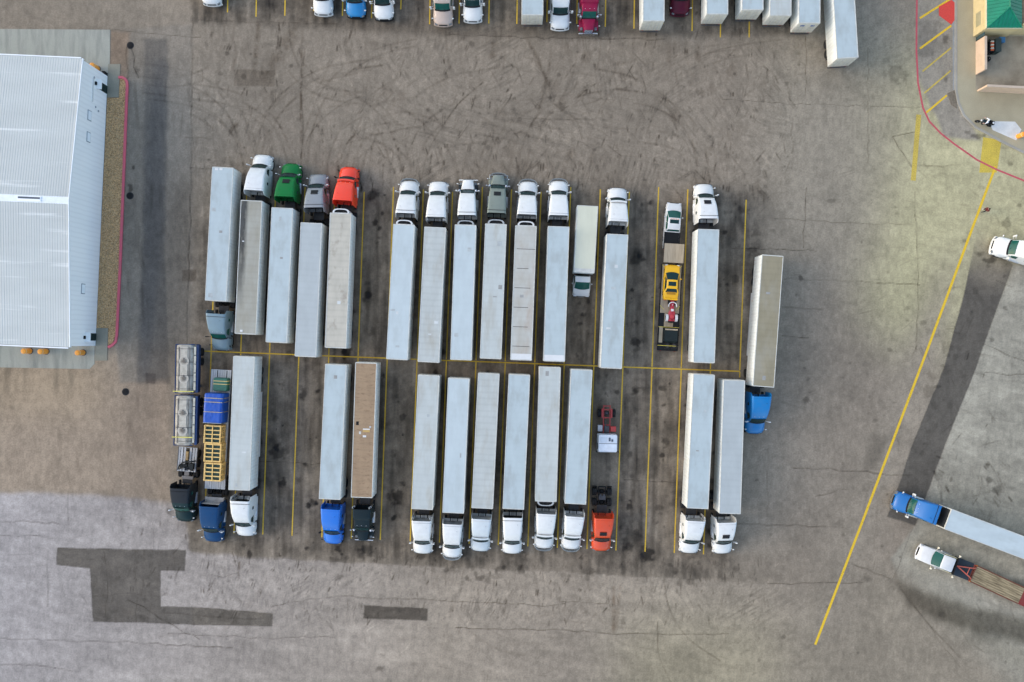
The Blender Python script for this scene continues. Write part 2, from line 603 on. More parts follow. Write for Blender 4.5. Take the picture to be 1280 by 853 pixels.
    if visor:
        b = MB(); rr0 = []; rr1 = []
        for j in range(N):
            x = -W * .96 + 1.92 * W * j / (N - 1)
            rr0.append((x, -(1.90 + bow(2.0) * (x / W) ** 2), 2.80)); rr1.append((x, -(2.12 + bow(2.0) * (x / W) ** 2), 2.90))
        b.loft([rr0 + [(x, y, z + .035) for x, y, z in rr0[::-1]], rr1 + [(x, y, z + .035) for x, y, z in rr1[::-1]]])
        b.build('sun_visor', mc, root)
    # ---- side windows and doors
    for s in (-1, 1):
        w_, z_, wb_ = interp(tab, 2.4)
        xs = s * (wb_ - .01)
        b = MB(); b.loft([[(xs - s * .05 + s * .085 - s * .06 * (z - 1.75), -d - .02 * (d < 2.1), z) for d, z in
                           ((2.0, 1.75), (2.85, 1.75), (2.85, 2.5), (2.3, 2.5), (2.05, 2.2))],
                          [(xs - s * .3, -d, z) for d, z in ((2.0, 1.75), (2.85, 1.75), (2.85, 2.5), (2.3, 2.5), (2.05, 2.2))]])
        b.build('side_window', mg, root)
        if B > 4.4:
            w_, z_, wb_ = interp(tab, 3.9)
            b = MB(); b.box(s * (wb_ - .02) - .035, s * (wb_ - .02) + .02, -4.05, -3.7, 2.1, 2.55, .015); b.build('sleeper_window', mg, root)
        place('mirror', mirror_mesh(mm), root, (s * (W + .02), -1.72, 2.25), (0, 0, 0), (s, 1, 1))
        place('hood_mirror', hood_mirror_mesh(mm), root, (s * (1.0 if not classic else 1.05), -.72, 1.22), (0, 0, 0), (s, 1, 1))
        place('headlight', ME_headlight, root, (s * (.90 if not classic else .88), -.16 if not classic else -.42, .92), (0, 0, s * -.5 if not classic else 0))
    # ---- front end
    b = MB()
    if classic:
        b.box(-1.18, 1.18, -.16, .0, .36, .80, .05); b.box(-.75, .75, -.02, .05, .40, .76, .04)
    else:
        b.loft([[(x, -(.02 + .22 * (abs(x) / 1.15) ** 2.4) - o, z) for x in [-1.15 + 2.3 * j / 10 for j in range(11)]] +
                [(x, -(.02 + .22 * (abs(x) / 1.15) ** 2.4) - .2 - o, z) for x in [1.15 - 2.3 * j / 10 for j in range(11)]]
                for z, o in ((.34, .04), (.40, 0), (.66, 0), (.76, .04))])
    b.build('bumper', {'color': mc, 'black': M_dark, 'chrome': M_chrome, 'grey': paint((.3, .31, .32), .45, .1)}[bumper], root)
    b = MB()
    gw = .5 if classic else .52
    gy = -.17 if classic else -.07
    b.box(-gw, gw, gy - .1, gy, .78, 1.5 if classic else 1.02, .02)
    for k in range(7): b.box(-gw * .95, gw * .95, gy, gy + .015, .81 + k * (.09 if classic else .03), .84 + k * (.09 if classic else .03))
    b.build('grille', M_chrome if classic else M_dark, root)
    if guard:
        b = MB()
        for z in (.62, 1.02, 1.30):
            w = 1.16 - (z - .62) * .12
            b.tube([(-w, -.62, z), (-w * .98, -.28, z), (-w * .72, .02, z), (-w * .3, .13, z), (0, .15, z), (w * .3, .13, z), (w * .72, .02, z), (w * .98, -.28, z), (w, -.62, z)], .05, 7)
        for x in (-.62, -.2, .2, .62):
            b.tube([(x, .10 - abs(x) * .1, .55), (x, .10 - abs(x) * .1, 1.33)], .035, 6)
        b.build('grille_guard', paint((.24, .26, .26), .35, .1, .5), root)
    # ---- roof details
    if skylight:
        d = 2.42 if not classic else 2.5
        w0, z0, _ = interp(tab, d); w1, z1, _ = interp(tab, d + .5); wm, zm, _ = interp(tab, d + .25)
        up = max(0, zm - (z0 + z1) / 2) + .025; z0 += up; z1 += up
        b = MB()
        b.loft([[(-.42, -d, z0 + .012), (.42, -d, z0 + .012), (.42, -d, z0 - .05), (-.42, -d, z0 - .05)],
                [(-.42, -d - .5, z1 + .012), (.42, -d - .5, z1 + .012), (.42, -d - .5, z1 - .05), (-.42, -d - .5, z1 - .05)]])
        b.build('roof_window', paint((.014, .015, .017), .35, .0, coat=0), root)
    else:
        for x in (-.55, 0, .55):
            w0, z0, _ = interp(tab, 2.32)
            b = MB(); b.box(x - .035, x + .035, -2.34, -2.30, z0 - .01, z0 + .035, .012); b.build('clearance_light', M_lamp, root)
    w0, z0, _ = interp(tab, B - .7)
    b = MB(); b.tube([(-.6, -(B - .9), z0 - .05), (-.6, -(B - .9), z0 + .45)], .012, 5); b.build('antenna', M_black, root)
    if stacks:
        for s in (-1, 1): place('exhaust_stack', ME_stack, root, (s * 1.0, -(B + .14), 1.1))
    if rack:
        b = MB(); b.box(-1.15, 1.15, -(B + .75), -(B + .10), 1.7, 1.78, .02); b.box(-1.15, 1.15, -(B + .16), -(B + .08), 1.0, 2.9, .02)
        for s in (-1, 1): b.box(s * 1.05 - .06, s * 1.05 + .06, -(B + .75), -(B + .1), 1.0, 1.7, .01)
        b.build('headache_rack', paint((.33, .33, .32), .5, .2, .3), root)
    chassis_parts(root, B)
    return root, B


# ================================================================ van trailers
TZ = 4.07
b = MB(); b.box(-.09, .09, -.09, .09, .28, 1.14, .02); b.box(-.16, .16, -.16, .16, 0.0, .04, .01); b.cyl((0, 0, .03), (0, 0, .3), .05, n=8)
ME_leg = b.mesh('landing_leg', M_steel)
b = MB()
b.box(-.60, .60, -.022, .022, -1.38, 1.38, .012)
for z in (-1.0, -.2, .55, 1.1): b.box(-.60, -.42, .02, .045, z - .04, z + .04, .01)
ME_door = b.mesh('door', surf('trailer_door', (.60, .57, .48), (.40, .36, .27), .45, .85, 2.0, (1, 1, 1), .5))
b = MB(); b.tube([(0, 0, -1.33), (0, 0, 1.33)], .022, 6); b.box(-.05, .05, -.02, .03, -.35, -.25); ME_rod = b.mesh('lock_rod', M_alu)
b = MB(); b.box(-.09, .09, -.02, .02, -.05, .05, .015); ME_tail = b.mesh('tail_light', M_red_lamp)


STREAK, snt, sbs = new_mat('dark_roof_streak')
stc = snt.nodes.new('ShaderNodeTexCoord'); ssx = snt.nodes.new('ShaderNodeSeparateXYZ'); snt.links.new(stc.outputs['Generated'], ssx.inputs[0])
sno = mapped_noise(snt, 1.3, 5.0, (1.5, .4, 1))
sa = ramp(snt, ssx.outputs['X'], .38, (1, 1, 1), .80, (0, 0, 0)).outputs[0]; sb = ramp(snt, ssx.outputs['Y'], .0, (.05, .05, .05), .75, (1, 1, 1)).outputs[0]
sm = mixc(snt, 1.0, sa, sb, 'MULTIPLY'); sm = mixc(snt, 1.0, sm, ramp(snt, sno.outputs['Fac'], .35, (.45,) * 3, .6, (1,) * 3).outputs[0], 'MULTIPLY')
snt.links.new(sm, sbs.inputs['Alpha']); sbs.inputs['Base Color'].default_value = (.045, .047, .043, 1); sbs.inputs['Roughness'].default_value = .6


def trailer(label, front, rear, roof, group, reefer=False, skirt=False, doors=True, endband=False, z=TZ, W=2.56,
            L=None, d=None, wallc=None, axles=2, sign=None, cut=None, streak=False, bows=0, holes=False, darkfront=False, vents=()):
    """front / rear: photo pixels of the roof's end centres"""
    r = P(*rear, z)
    if front is not None:
        f = P(*front, z)
        rz = heading(f, r); L = math.hypot(f[0] - r[0], f[1] - r[1])
    else:
        rz = math.atan2(d[1], d[0]) - math.pi / 2
    root = thing('semi_trailer', label, 'semi trailer', r, rz, group)   # origin at the rear, +Y to the front
    h = W / 2
    mw = wallc or M_wall
    b = MB(); b.box(-h, h, 0, L, 1.16, z - .05, .03); b.build('body', mw, root)
    b = MB(); b.box(-h + .05, h - .05, .05, L - .05, z - .06, z - .004, 0)
    if bows:
        for k in range(bows):
            pass
    b.build('roof', roof_mat(roof), root)
    rr = random.Random(label)
    if bows:
        b = MB()
        for k in range(bows):
            yy = L * (k + .7) / (bows + .9); x1 = h - .08 - rr.uniform(0, .9); x0 = -h + .08 + rr.uniform(0, .3)
            b.box(x0, x1, yy - .035, yy + .035, z - .02, z + .003, .002)
        b.build('roof_seam', paint((.13, .125, .115), .8, .2, coat=0), root)
    for k in range(rr.choice([0, 1, 1, 2, 3]) if not (holes or streak) else 0):
        xx = rr.uniform(-.85, .85); yy = rr.uniform(.6, L - .6); sx = rr.uniform(.06, .28); sy = rr.uniform(.05, .3)
        b = MB(); b.box(xx - sx, xx + sx, yy - sy, yy + sy, z - .02, z + .002 + .001 * k, .001)
        b.build('roof_patch', rr.choice([paint((.42, .45, .44), .6, .2, coat=0), paint((.56, .58, .56), .5, .1, coat=0), paint((.30, .30, .28), .7, .2, coat=0)]), root)
    b = MB()
    for s in (-1, 1):
        b.box(s * (h - .03) - .045, s * (h - .03) + .042, .0, L, z - .10, z + .012, .012)
        b.box(s * (h - .01) - .03, s * (h - .01) + .03, .02, L - .02, 1.10, 1.26, .01)
    b.box(-h + .02, h - .02, -.012, .085, z - .10, z + .010, .012); b.box(-h + .02, h - .02, L - .085, L + .012, z - .10, z + .010, .012)
    for s in (-1, 1): b.box(s * (h - .05) - .05, s * (h - .05) + .05, -.014, .06, 1.12, z - .1, .012)
    b.build('frame_rail', M_rail, root)
    if darkfront:
        b = MB(); b.box(-h + .12, h - .12, L, L + .025, 1.25, z - .16, .01); b.build('front_panel', paint((.03, .032, .034), .5, .15), root)
    for vx, vy, sx, sy in vents:
        b = MB(); b.box(vx - sx, vx + sx, vy - sy, vy + sy, z - .02, z + .03, .008); b.build('roof_vent', M_white, root)
    if endband:
        b = MB(); b.box(-h + .09, h - .09, .07, .75, z - .01, z + .004); b.build('roof_cap', M_white, root)
    if streak:
        b = MB(); b.box(-h + .09, -h + 1.25, L - 13.0, L - .10, z - .006, z + .002)
        b.build('roof_patch', STREAK, root)
    if holes:
        for (xx, yy, sx, sy, m) in ((.80, L * .450, .16, .22, M_dark), (-.30, L * .505, .42, .15, paint((.5, .32, .1), .7, .1)), (-.30, L * .492, .42, .07, M_white),
                                    (-.10, L * .545, .2, .12, M_white), (-.75, L * .475, .10, .10, M_alu), (.45, L * .52, .12, .16, M_rail)):
            b = MB(); b.box(xx - sx, xx + sx, yy - sy, yy + sy, z - .02, z + .012, .006); b.build('roof_patch', m, root)
    zc = (1.16 + z) / 2
    for s in (-1, 1):
        dr = place('door', ME_door, root, (s * .605, -.028, zc - .02), (0, 0, math.pi))
        if doors:
            for x in (-.25, .12): place('lock_rod', ME_rod, dr, (x * s * -1, .03, 0))
            place('tail_light', ME_tail, root, (s * .9, -.02, 1.08))
        if sign:
            b = MB(); b.box(-.26, .26, .022, .03, -.2, .2, .004); b.build('door_sign', paint((.035, .11, .33), .5, .05), dr, (0, 0, .75))
    b = MB(); b.box(-1.15, 1.15, -.02, .10, .5, .62, .02)
    for s in (-1, 1): b.box(s * .55 - .05, s * .55 + .05, .02, .10, .6, 1.15, .01)
    b.build('rear_bumper', M_steel, root)
    b = MB()
    for s in (-1, 1): b.box(s * .5 - .06, s * .5 + .06, .5, 5.3, .82, 1.14, .01)
    a0 = 1.75
    ys = [a0 + 1.25 * k for k in range(axles)]
    for y in ys: b.cyl((-1.0, y, .51), (1.0, y, .51), .09, n=8)
    b.build('undercarriage', M_dark, root)
    for y in ys:
        for s in (-1, 1): add_wheel(root, s * .93, y, 'dualw')
    for s in (-1, 1):
        place('landing_leg', ME_leg, root, (s * .85, L - 2.9, 0))
        place('mud_flap', ME_flap, root, (s * .93, 1.1, .62))
        if skirt:
            b = MB(); b.box(s * (h - .03) - .012, s * (h - .03) + .012, 4.4, L - 3.6, .42, 1.15, .008); b.build('side_skirt', M_white, root)
        for k in range(4):
            b = MB(); b.box(s * h - .012, s * h + .018, .4 + k * (L - .8) / 3 - .06, .4 + k * (L - .8) / 3 + .06, 1.28, 1.34, .008)
            b.build('marker_light', M_amber if k else M_red_lamp, root)
    if reefer:
        mr = {'white': M_white, 'grey': paint((.34, .36, .36), .4, .1)}[reefer]
        out = [(1.02, 0), (1.0, .25), (.82, .46), (.5, .55), (0, .57), (-.5, .55), (-.82, .46), (-1.0, .25), (-1.02, 0)]
        b = MB()
        b.loft([[(x, y + L, zz) for x, y in out] for zz in (1.9, z - .24)])
        rin = [(x * .78, .06 + y * .68) for x, y in out]
        # raised rim round a recessed fan opening
        b.loft([[(x, y + L, z - .24) for x, y in out], [(x * .98, y * .98 + L, z - .06) for x, y in out], [(x, y + L, z - .06) for x, y in rin],
                [(x, y + L, z - .22) for x, y in rin]], False, False)
        u = b.build('reefer_unit', mr, root)
        b = MB(); b.prism([(x * .99, y + L) for x, y in rin], z - .235, z - .2)
        for k in range(7): b.box(-.72 + k * .24 - .012, -.72 + k * .24 + .012, L + .06, L + .38, z - .2, z - .18)
        b.rev([(0, .03), (.04, .16), (.07, .05)], 'z', 12, (-.3, L + .2, z - .2)); b.rev([(0, .03), (.04, .16), (.07, .05)], 'z', 12, (.3, L + .2, z - .2))
        b.build('fan_grille', M_dark, u)
    else:
        b = MB(); b.box(-.5, .5, L, L + .03, 1.7, 2.2, .01); b.build('document_box', M_alu, root)
    return root, L
# ================================================================ ground
STEP = 1.2
U0, U1_, V0, V1_ = -60.0, 1340.0, -60.0, 913.0
gu = np.arange(U0, U1_ + .1, STEP); gv = np.arange(V0, V1_ + .1, STEP)
UU, VV = np.meshgrid(gu, gv)
NY, NX = UU.shape


def vnoise(cu, cv, seed, octv=4, rough=.55, U=None, V=None):
    """smooth value noise with cell size cu x cv photo pixels, range about -1..1"""
    U = UU if U is None else U; V = VV if V is None else V
    out = np.zeros(U.shape, np.float32); amp = 1.0; tot = 0
    rs = np.random.RandomState(seed)
    for o in range(octv):
        x = (U - U0 + 200) / cu * 2 ** o; y = (V - V0 + 200) / cv * 2 ** o
        w = int(x.max()) + 3; h = int(y.max()) + 3
        g = rs.rand(h, w).astype(np.float32) * 2 - 1
        xi = np.floor(x).astype(int); yi = np.floor(y).astype(int)
        fx = x - xi; fy = y - yi
        fx = fx * fx * (3 - 2 * fx); fy = fy * fy * (3 - 2 * fy)
        a = g[yi, xi] * (1 - fx) + g[yi, xi + 1] * fx
        c = g[yi + 1, xi] * (1 - fx) + g[yi + 1, xi + 1] * fx
        out += amp * (a * (1 - fy) + c * fy); tot += amp; amp *= rough
    return out / tot * 1.6


wu = vnoise(14, 14, 1, 3) * 1.1; wv = vnoise(14, 14, 2, 3) * 1.1


def inpoly(poly, jit=1.0):
    acc = np.zeros(UU.shape, np.float32); n = len(poly)
    for ou, ov in ((-.33, -.15), (.15, -.33), (.33, .15), (-.15, .33)):
        x = UU + wu * jit + ou * STEP; y = VV + wv * jit + ov * STEP
        m = np.zeros(UU.shape, bool)
        for i in range(n):
            x0, y0 = poly[i]; x1, y1 = poly[(i + 1) % n]
            if y0 == y1: continue
            m ^= ((y0 > y) != (y1 > y)) & (x < (x1 - x0) * (y - y0) / (y1 - y0) + x0)
        acc += m
    return acc / 4


def oriented(ang, a, c_, seed):
    ca, sa = math.cos(R(ang)), math.sin(R(ang))
    U = UU * ca + VV * sa; V = -UU * sa + VV * ca
    return vnoise(a, c_, seed, 3, .6, U - U.min() + U0, V - V.min() + V0)


def blur(m, k):
    a = m.astype(np.float32)
    for _ in range(2):
        for ax in (0, 1):
            c = np.cumsum(np.pad(a, [(k + 1, k) if i == ax else (0, 0) for i in (0, 1)], mode='edge'), axis=ax)
            n = a.shape[ax]
            sl1 = [slice(None)] * 2; sl0 = [slice(None)] * 2
            sl1[ax] = slice(2 * k + 1, 2 * k + 1 + n); sl0[ax] = slice(0, n)
            a = (c[tuple(sl1)] - c[tuple(sl0)]) / (2 * k + 1)
    return a


big = vnoise(120, 90, 3, 4); mid = vnoise(30, 24, 4, 4); fine = vnoise(5, 5, 5, 3)
vert = vnoise(6, 70, 6, 4); horiz = vnoise(90, 7, 7, 4)
brush = vnoise(3, 11, 8, 3)
ors = [oriented(a, 20, 2.3, 40 + i) for i, a in enumerate((80, 105, 15, 150, 55))]
wt = [np.exp(3.0 * vnoise(80, 60, 60 + i, 2)) for i in range(5)]; ws = sum(wt)
scrub = sum(o * w_ for o, w_ in zip(ors, wt)) / ws
G = np.empty((NY, NX, 3), np.float32)
G[:] = (.158, .149, .131)


def setc(mask, c, amt=1.0):
    m = mask[..., None] * amt if mask.dtype != bool else mask[..., None].astype(np.float32) * amt
    G[:] = G * (1 - m) + np.array(c, np.float32) * m


def mul(mask, f):
    m = mask.astype(np.float32)[..., None]
    G[:] = G * (1 - m + m * np.array(f, np.float32))


# concrete towards the shop
setc(blur(inpoly([(1086, 55), (1400, 55), (1400, 330), (1266, 331), (1180, 470), (1085, 400)]), 26), (.272, .278, .190))  # soft yellow-green glow painted into the concrete colour
setc(blur(inpoly([(960, 0), (1146, 0), (1148, 120), (1085, 330), (960, 330)]), 26), (.178, .178, .158), .7)
setc(blur(inpoly([(1146, -70), (1196, -70), (1196, 120), (1225, 175), (1180, 172), (1146, 90)]), 1), (.185, .186, .170))
# right hand concrete
setc(blur(inpoly([(1266, 331), (1400, 331), (1400, 960), (1230, 960), (1113, 700), (1144, 657)], .35), 1), (.196, .204, .186))
setc(blur(inpoly([(1113, 700), (1260, 845), (1400, 930), (1400, 960), (900, 960), (1000, 760)]), 12), (.165, .158, .136))
setc(blur(inpoly([(1180, 460), (1110, 645), (1060, 800), (1000, 800), (1100, 520), (1190, 300)]), 14), (.176, .168, .147))
# pale slabs lower left, fading into the darker lot
ll = inpoly([(-80, 615), (60, 615), (150, 620), (232, 629), (236, 690), (380, 701), (700, 716), (912, 727), (1010, 735), (1010, 960), (-80, 960)], 1.5)
t = np.clip((UU + (VV - 700) * .25 + 40) / 620, 0, 1)[..., None]
lc = np.array((.218, .226, .250)) * (1 - t) + np.array((.188, .178, .158)) * t
lm = blur(ll, 1)[..., None] * np.clip((1080 - UU) / 160, 0, 1)[..., None]
G = (G * (1 - lm) + lc * lm).astype(np.float32)
setc(blur(inpoly([(780, 770), (980, 770), (980, 960), (760, 960)]), 30), (.195, .190, .145), .8)  # yellowish glow at bottom centre, put into the ground colour
# warm tan paving below the shed, lane beside it
setc(blur(inpoly([(-80, 440), (150, 440), (210, 470), (214, 629), (150, 620), (60, 615), (-80, 615)]), 3), (.198, .176, .148))
setc(blur(inpoly([(-80, 440), (140, 440), (120, 520), (-80, 520)]), 16), (.222, .192, .145), .6)
setc(blur(inpoly([(137, 38), (240, 30), (240, 320), (236, 470), (150, 480), (137, 300)]), 1), (.142, .138, .126))
setc(blur(inpoly([(137, 38), (162, 40), (160, 98), (137, 98)]), 1), (.16, .135, .11))
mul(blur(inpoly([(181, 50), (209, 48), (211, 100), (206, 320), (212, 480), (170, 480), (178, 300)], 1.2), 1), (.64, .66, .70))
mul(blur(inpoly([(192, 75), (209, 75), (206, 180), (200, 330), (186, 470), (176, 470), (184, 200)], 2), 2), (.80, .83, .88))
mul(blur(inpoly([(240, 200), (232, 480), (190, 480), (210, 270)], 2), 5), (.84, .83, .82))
mul(blur(inpoly([(165, 480), (206, 480), (190, 630), (130, 640), (150, 560)]), 9), (.80, .80, .81))
# stalls: darker, browner, oil-soaked
bay = np.clip(blur(inpoly([(246, 262), (300, 240), (940, 240), (955, 330), (930, 470), (915, 640), (912, 727), (700, 716), (380, 701), (232, 688), (246, 470)]), 6), 0, 1)
sharp = inpoly([(-80, -80), (1400, -80), (1400, 727), (912, 727), (700, 716), (380, 701), (100, 688), (-80, 680)], 1.0).astype(np.float32)
bay *= np.maximum(sharp, (VV < 640))
mul(bay, (.70, .69, .68))
mul(blur(inpoly([(240, -80), (1010, -80), (1010, 44), (700, 48), (560, 46), (240, 26)], 2), 2), (.66, .65, .64))
mul(blur(inpoly([(300, 450), (330, 450), (300, 680), (370, 680), (400, 450)]), 10), (.93, .93, .95))
# resurfaced patches
DARK = (.098, .096, .094)
setc(inpoly([(72, 685), (232, 688), (231, 714), (201, 713), (201, 758), (240, 759), (341, 767), (340, 783), (240, 781), (116, 777), (113, 711), (70, 706)], .55), (.073, .072, .069))
mul(inpoly([(240, 759), (341, 767), (340, 783), (240, 781)], .55), (1.16, 1.14, 1.1))
setc(inpoly([(455, 757), (535, 761), (534, 776), (454, 773)], .55), (.064, .060, .053))
setc(np.clip((VV + 8 * mid - 292) / 55, 0, 1) * inpoly([(1222, 285), (1266, 331), (1245, 389), (1220, 460), (1180, 560), (1161, 611), (1144, 657), (1109, 646), (1122, 611), (1139, 560), (1180, 460), (1205, 368)], .35), (.066, .066, .062))
setc(blur(inpoly([(1222, 285), (1266, 331), (1250, 360), (1210, 350)]), 8), (.15, .145, .125), .6)
mul(inpoly([(292, 87), (344, 89), (343, 108), (292, 107)], 1), (.72, .70, .68))
mul(blur(inpoly([(1092, 540), (1108, 545), (1098, 590), (1076, 590)], 3), 3), (.62, .62, .62))
mul(inpoly([(182, 466), (195, 467), (194, 480), (183, 479)], .4), (.66, .64, .66))
mul(inpoly([(228, 337), (245, 337), (245, 352), (228, 352)], .8), (.70, .67, .64))
mul(inpoly([(1148, 26), (1175, 26), (1165, 70), (1147, 70)], 1.5), (.80, .80, .81))
# general mottling
G *= (1 + .10 * big + .09 * mid + .12 * fine + .09 * brush + .08 * scrub)[..., None]
lot = blur(inpoly([(240, 40), (1000, 46), (1000, 240), (240, 250)]), 10) + blur(inpoly([(240, 690), (960, 728), (960, 790), (240, 770)]), 8)
dk = np.clip(-scrub - .10, 0, 1) * np.clip(.5 + mid + .6 * big, 0, 1.2)
G *= (1 - lot * np.clip(dk * .5, 0, .22))[..., None]
stall = np.maximum(bay, blur(inpoly([(240, -80), (1010, -80), (1010, 44), (240, 30)]), 3))
G *= (1 + stall * (.44 * vert + .26 * mid + .10 * fine))[..., None]
slab = blur(inpoly([(1266, 331), (1400, 331), (1400, 960), (1144, 657)]), 2) + .8 * lm[..., 0]
G *= (1 + slab * (.09 * horiz + .10 * np.abs(mid) + .09 * oriented(20, 60, 5, 77)))[..., None]
G *= (1 - .10 * blur(inpoly([(560, 80), (900, 80), (900, 240), (560, 240)]), 40))[..., None]
# oil-darkened ground where noses stop
for (u, v, ru, rv, s) in ((800, 262, 30, 40, .34), (905, 275, 26, 30, .34), (945, 265, 26, 32, .30), (760, 235, 60, 16, .2), (560, 690, 200, 18, .30),
                          (800, 690, 110, 26, .40), (870, 715, 50, 12, .35), (330, 640, 60, 34, .30), (480, 610, 20, 60, .30), (360, 505, 14, 60, .18), (500, 505, 14, 70, .30),
                          (800, 470, 60, 14, .22), (640, 25, 34, 24, .38), (770, 22, 30, 26, .36), (858, 30, 40, 20, .22), (330, 8, 40, 14, .3), (372, 14, 22, 20, .32), (250, 350, 10, 60, .18),
                          (460, 265, 16, 40, .22), (480, 680, 60, 12, .24), (1262, 280, 18, 16, .35), (1240, 330, 30, 14, .25), (1250, 795, 60, 14, .30), (1180, 770, 50, 8, .2), (900, 625, 20, 60, .1)):
    g = np.exp(-(((UU - u) / ru) ** 2 + ((VV - v) / rv) ** 2))
    n = np.clip(.5 + .9 * vnoise(13, 22, int(u * 7 + v), 4), 0, 1.3)
    G *= (1 - s * g * n)[..., None]
rs = np.random.RandomState(11)


def stroke(pts, w, s, tone=(.30, .285, .27), soft=1.0, taper=False, rough=.6):
    pts = np.array(pts, float)
    u0, v0 = pts.min(0) - w * 3 - 2; u1, v1 = pts.max(0) + w * 3 + 2
    i0 = max(0, int((v0 - V0) / STEP)); i1 = min(NY, int((v1 - V0) / STEP) + 2)
    j0 = max(0, int((u0 - U0) / STEP)); j1 = min(NX, int((u1 - U0) / STEP) + 2)
    if i1 <= i0 or j1 <= j0: return
    u = UU[i0:i1, j0:j1]; v = VV[i0:i1, j0:j1]
    best = np.full(u.shape, 1e9); tt = np.zeros(u.shape); n = len(pts) - 1
    for k in range(n):
        a = pts[k]; d = pts[k + 1] - a; L2 = max(1e-6, d @ d)
        q = np.clip(((u - a[0]) * d[0] + (v - a[1]) * d[1]) / L2, 0, 1)
        dist = np.hypot(u - a[0] - q * d[0], v - a[1] - q * d[1])
        b_ = dist < best
        best = np.where(b_, dist, best); tt = np.where(b_, (k + q) / n, tt)
    a = np.clip((w / 2 + soft * .5 - best) / soft, 0, 1)
    if taper: a = a * np.clip(np.minimum(tt, 1 - tt) * 4, 0, 1)
    a = a * s * np.clip(1 + rough * fine[i0:i1, j0:j1] * 1.4, 0, 1.4)
    a = np.clip(a, 0, 1)[..., None]
    G[i0:i1, j0:j1] *= 1 - a + a * np.array(tone, np.float32)


def crack(pts, w=1.05, s=.68, jit=1.6):
    q = [pts[0]]
    for a, c in zip(pts, pts[1:]):
        n = max(1, int(math.hypot(c[0] - a[0], c[1] - a[1]) / 9))
        for k in range(1, n + 1):
            t_ = k / n; q.append((a[0] + (c[0] - a[0]) * t_ + rs.normal() * jit * .5, a[1] + (c[1] - a[1]) * t_ + rs.normal() * jit * .5))
    for k in range(0, len(q) - 1, 12):
        stroke(q[k:k + 13], w * rs.uniform(.7, 1.3), s * rs.uniform(.6, 1.1), (.28, .25, .22), soft=.9)


def blob(u, v, r, s, tone=(.25, .235, .22), asp=1.0):
    i0 = max(0, int((v - r * 2.5 - V0) / STEP)); i1 = min(NY, int((v + r * 2.5 - V0) / STEP) + 2)
    j0 = max(0, int((u - r * 2.5 * asp - U0) / STEP)); j1 = min(NX, int((u + r * 2.5 * asp - U0) / STEP) + 2)
    if i1 <= i0 or j1 <= j0: return
    x = (UU[i0:i1, j0:j1] - u) / asp; y = VV[i0:i1, j0:j1] - v
    d = np.hypot(x, y) / r + .55 * mid[i0:i1, j0:j1] + .45 * fine[i0:i1, j0:j1]
    a = np.clip((1.15 - d) / .6, 0, 1)[..., None] * s
    G[i0:i1, j0:j1] *= 1 - a + a * np.array(tone, np.float32)


def scatter(n, u0, u1, v0, v1, lmin, lmax, ang, spread, s0, s1, w0=.8, w1=2.0, curve=.06):
    for _ in range(n):
        u = rs.uniform(u0, u1); v = rs.uniform(v0, v1); L = rs.uniform(lmin, lmax) * rs.uniform(.5, 1)
        a = R(ang + rs.normal() * spread); c = rs.normal() * curve
        p = [(u + math.cos(a + c * k / 3) * L * k / 4, v + math.sin(a + c * k / 3) * L * k / 4) for k in range(5)]
        st_ = min(.85, rs.uniform(s0, s1) * 2.1) * rs.uniform(.3, 1)
        stroke(p, rs.uniform(w0, w1), st_, (.33, .305, .28), soft=1.1, taper=True)
        if rs.rand() < .4:
            o_ = rs.uniform(2.2, 3.4); stroke([(a_ - math.sin(a) * o_, b_ + math.cos(a) * o_) for a_, b_ in p], rs.uniform(w0, w1) * .8, st_ * .8, (.33, .305, .28), soft=1.1, taper=True)


# tyre scrub: turning marks of trucks pulling out of the rows
scatter(230, 245, 1000, 46, 238, 5, 30, 92, 16, .08, .34)
scatter(150, 245, 1000, 150, 240, 5, 26, 90, 10, .10, .42)


def swing(u, v, turn, reach, up, s, gap=5.0):
    """paired tyre tracks of a truck turning out of its stall"""
    q = [(u, v), (u + turn * reach * .04, v + up * reach * .35), (u + turn * reach * .22, v + up * reach * .72), (u + turn * reach * .62, v + up * reach * .98), (u + turn * reach * 1.2, v + up * reach * 1.08)]
    f = []
    for i in range(4):
        a0, a1, a2, a3 = [np.array(q[min(max(j, 0), 4)], float) for j in (i - 1, i, i + 1, i + 2)]
        for t_ in np.linspace(0, 1, 8)[:-1]:
            f.append(.5 * (2 * a1 + (a2 - a0) * t_ + (2 * a0 - 5 * a1 + 4 * a2 - a3) * t_ ** 2 + (3 * a1 - a0 - 3 * a2 + a3) * t_ ** 3))
    f = np.array(f); d = np.gradient(f, axis=0); nrm = np.stack([-d[:, 1], d[:, 0]], 1) / np.linalg.norm(d, axis=1)[:, None]
    for off in (-gap, gap):
        for i in range(0, len(f) - 1, 4):
            if rs.rand() < .75: stroke(f[i:i + 5] + nrm[i:i + 5] * off, rs.uniform(1.2, 3.0), s * rs.uniform(.25, 1.0), (.42, .39, .36), soft=2.0)


for k in range(46): swing(rs.uniform(265, 930), rs.uniform(215, 240), rs.choice([-1, 1]), rs.uniform(50, 170), -1, rs.uniform(.18, .58), rs.uniform(4, 9))
for k in range(30): swing(rs.uniform(265, 930), rs.uniform(690, 720), rs.choice([-1, 1]), rs.uniform(40, 110), 1, rs.uniform(.08, .30), rs.uniform(4, 9))
for k in range(16): swing(rs.uniform(265, 930), rs.uniform(30, 50), rs.choice([-1, 1]), rs.uniform(40, 130), 1, rs.uniform(.15, .5), rs.uniform(4, 9))
for k in range(16): swing(rs.uniform(980, 1100), rs.uniform(330, 700), rs.choice([-1, 1]), rs.uniform(60, 200), rs.choice([-1, 1]), rs.uniform(.06, .2), rs.uniform(4, 9))
scatter(60, 245, 700, 60, 230, 8, 34, 112, 12, .12, .42)
scatter(60, 560, 960, 60, 235, 8, 36, 58, 16, .12, .42)
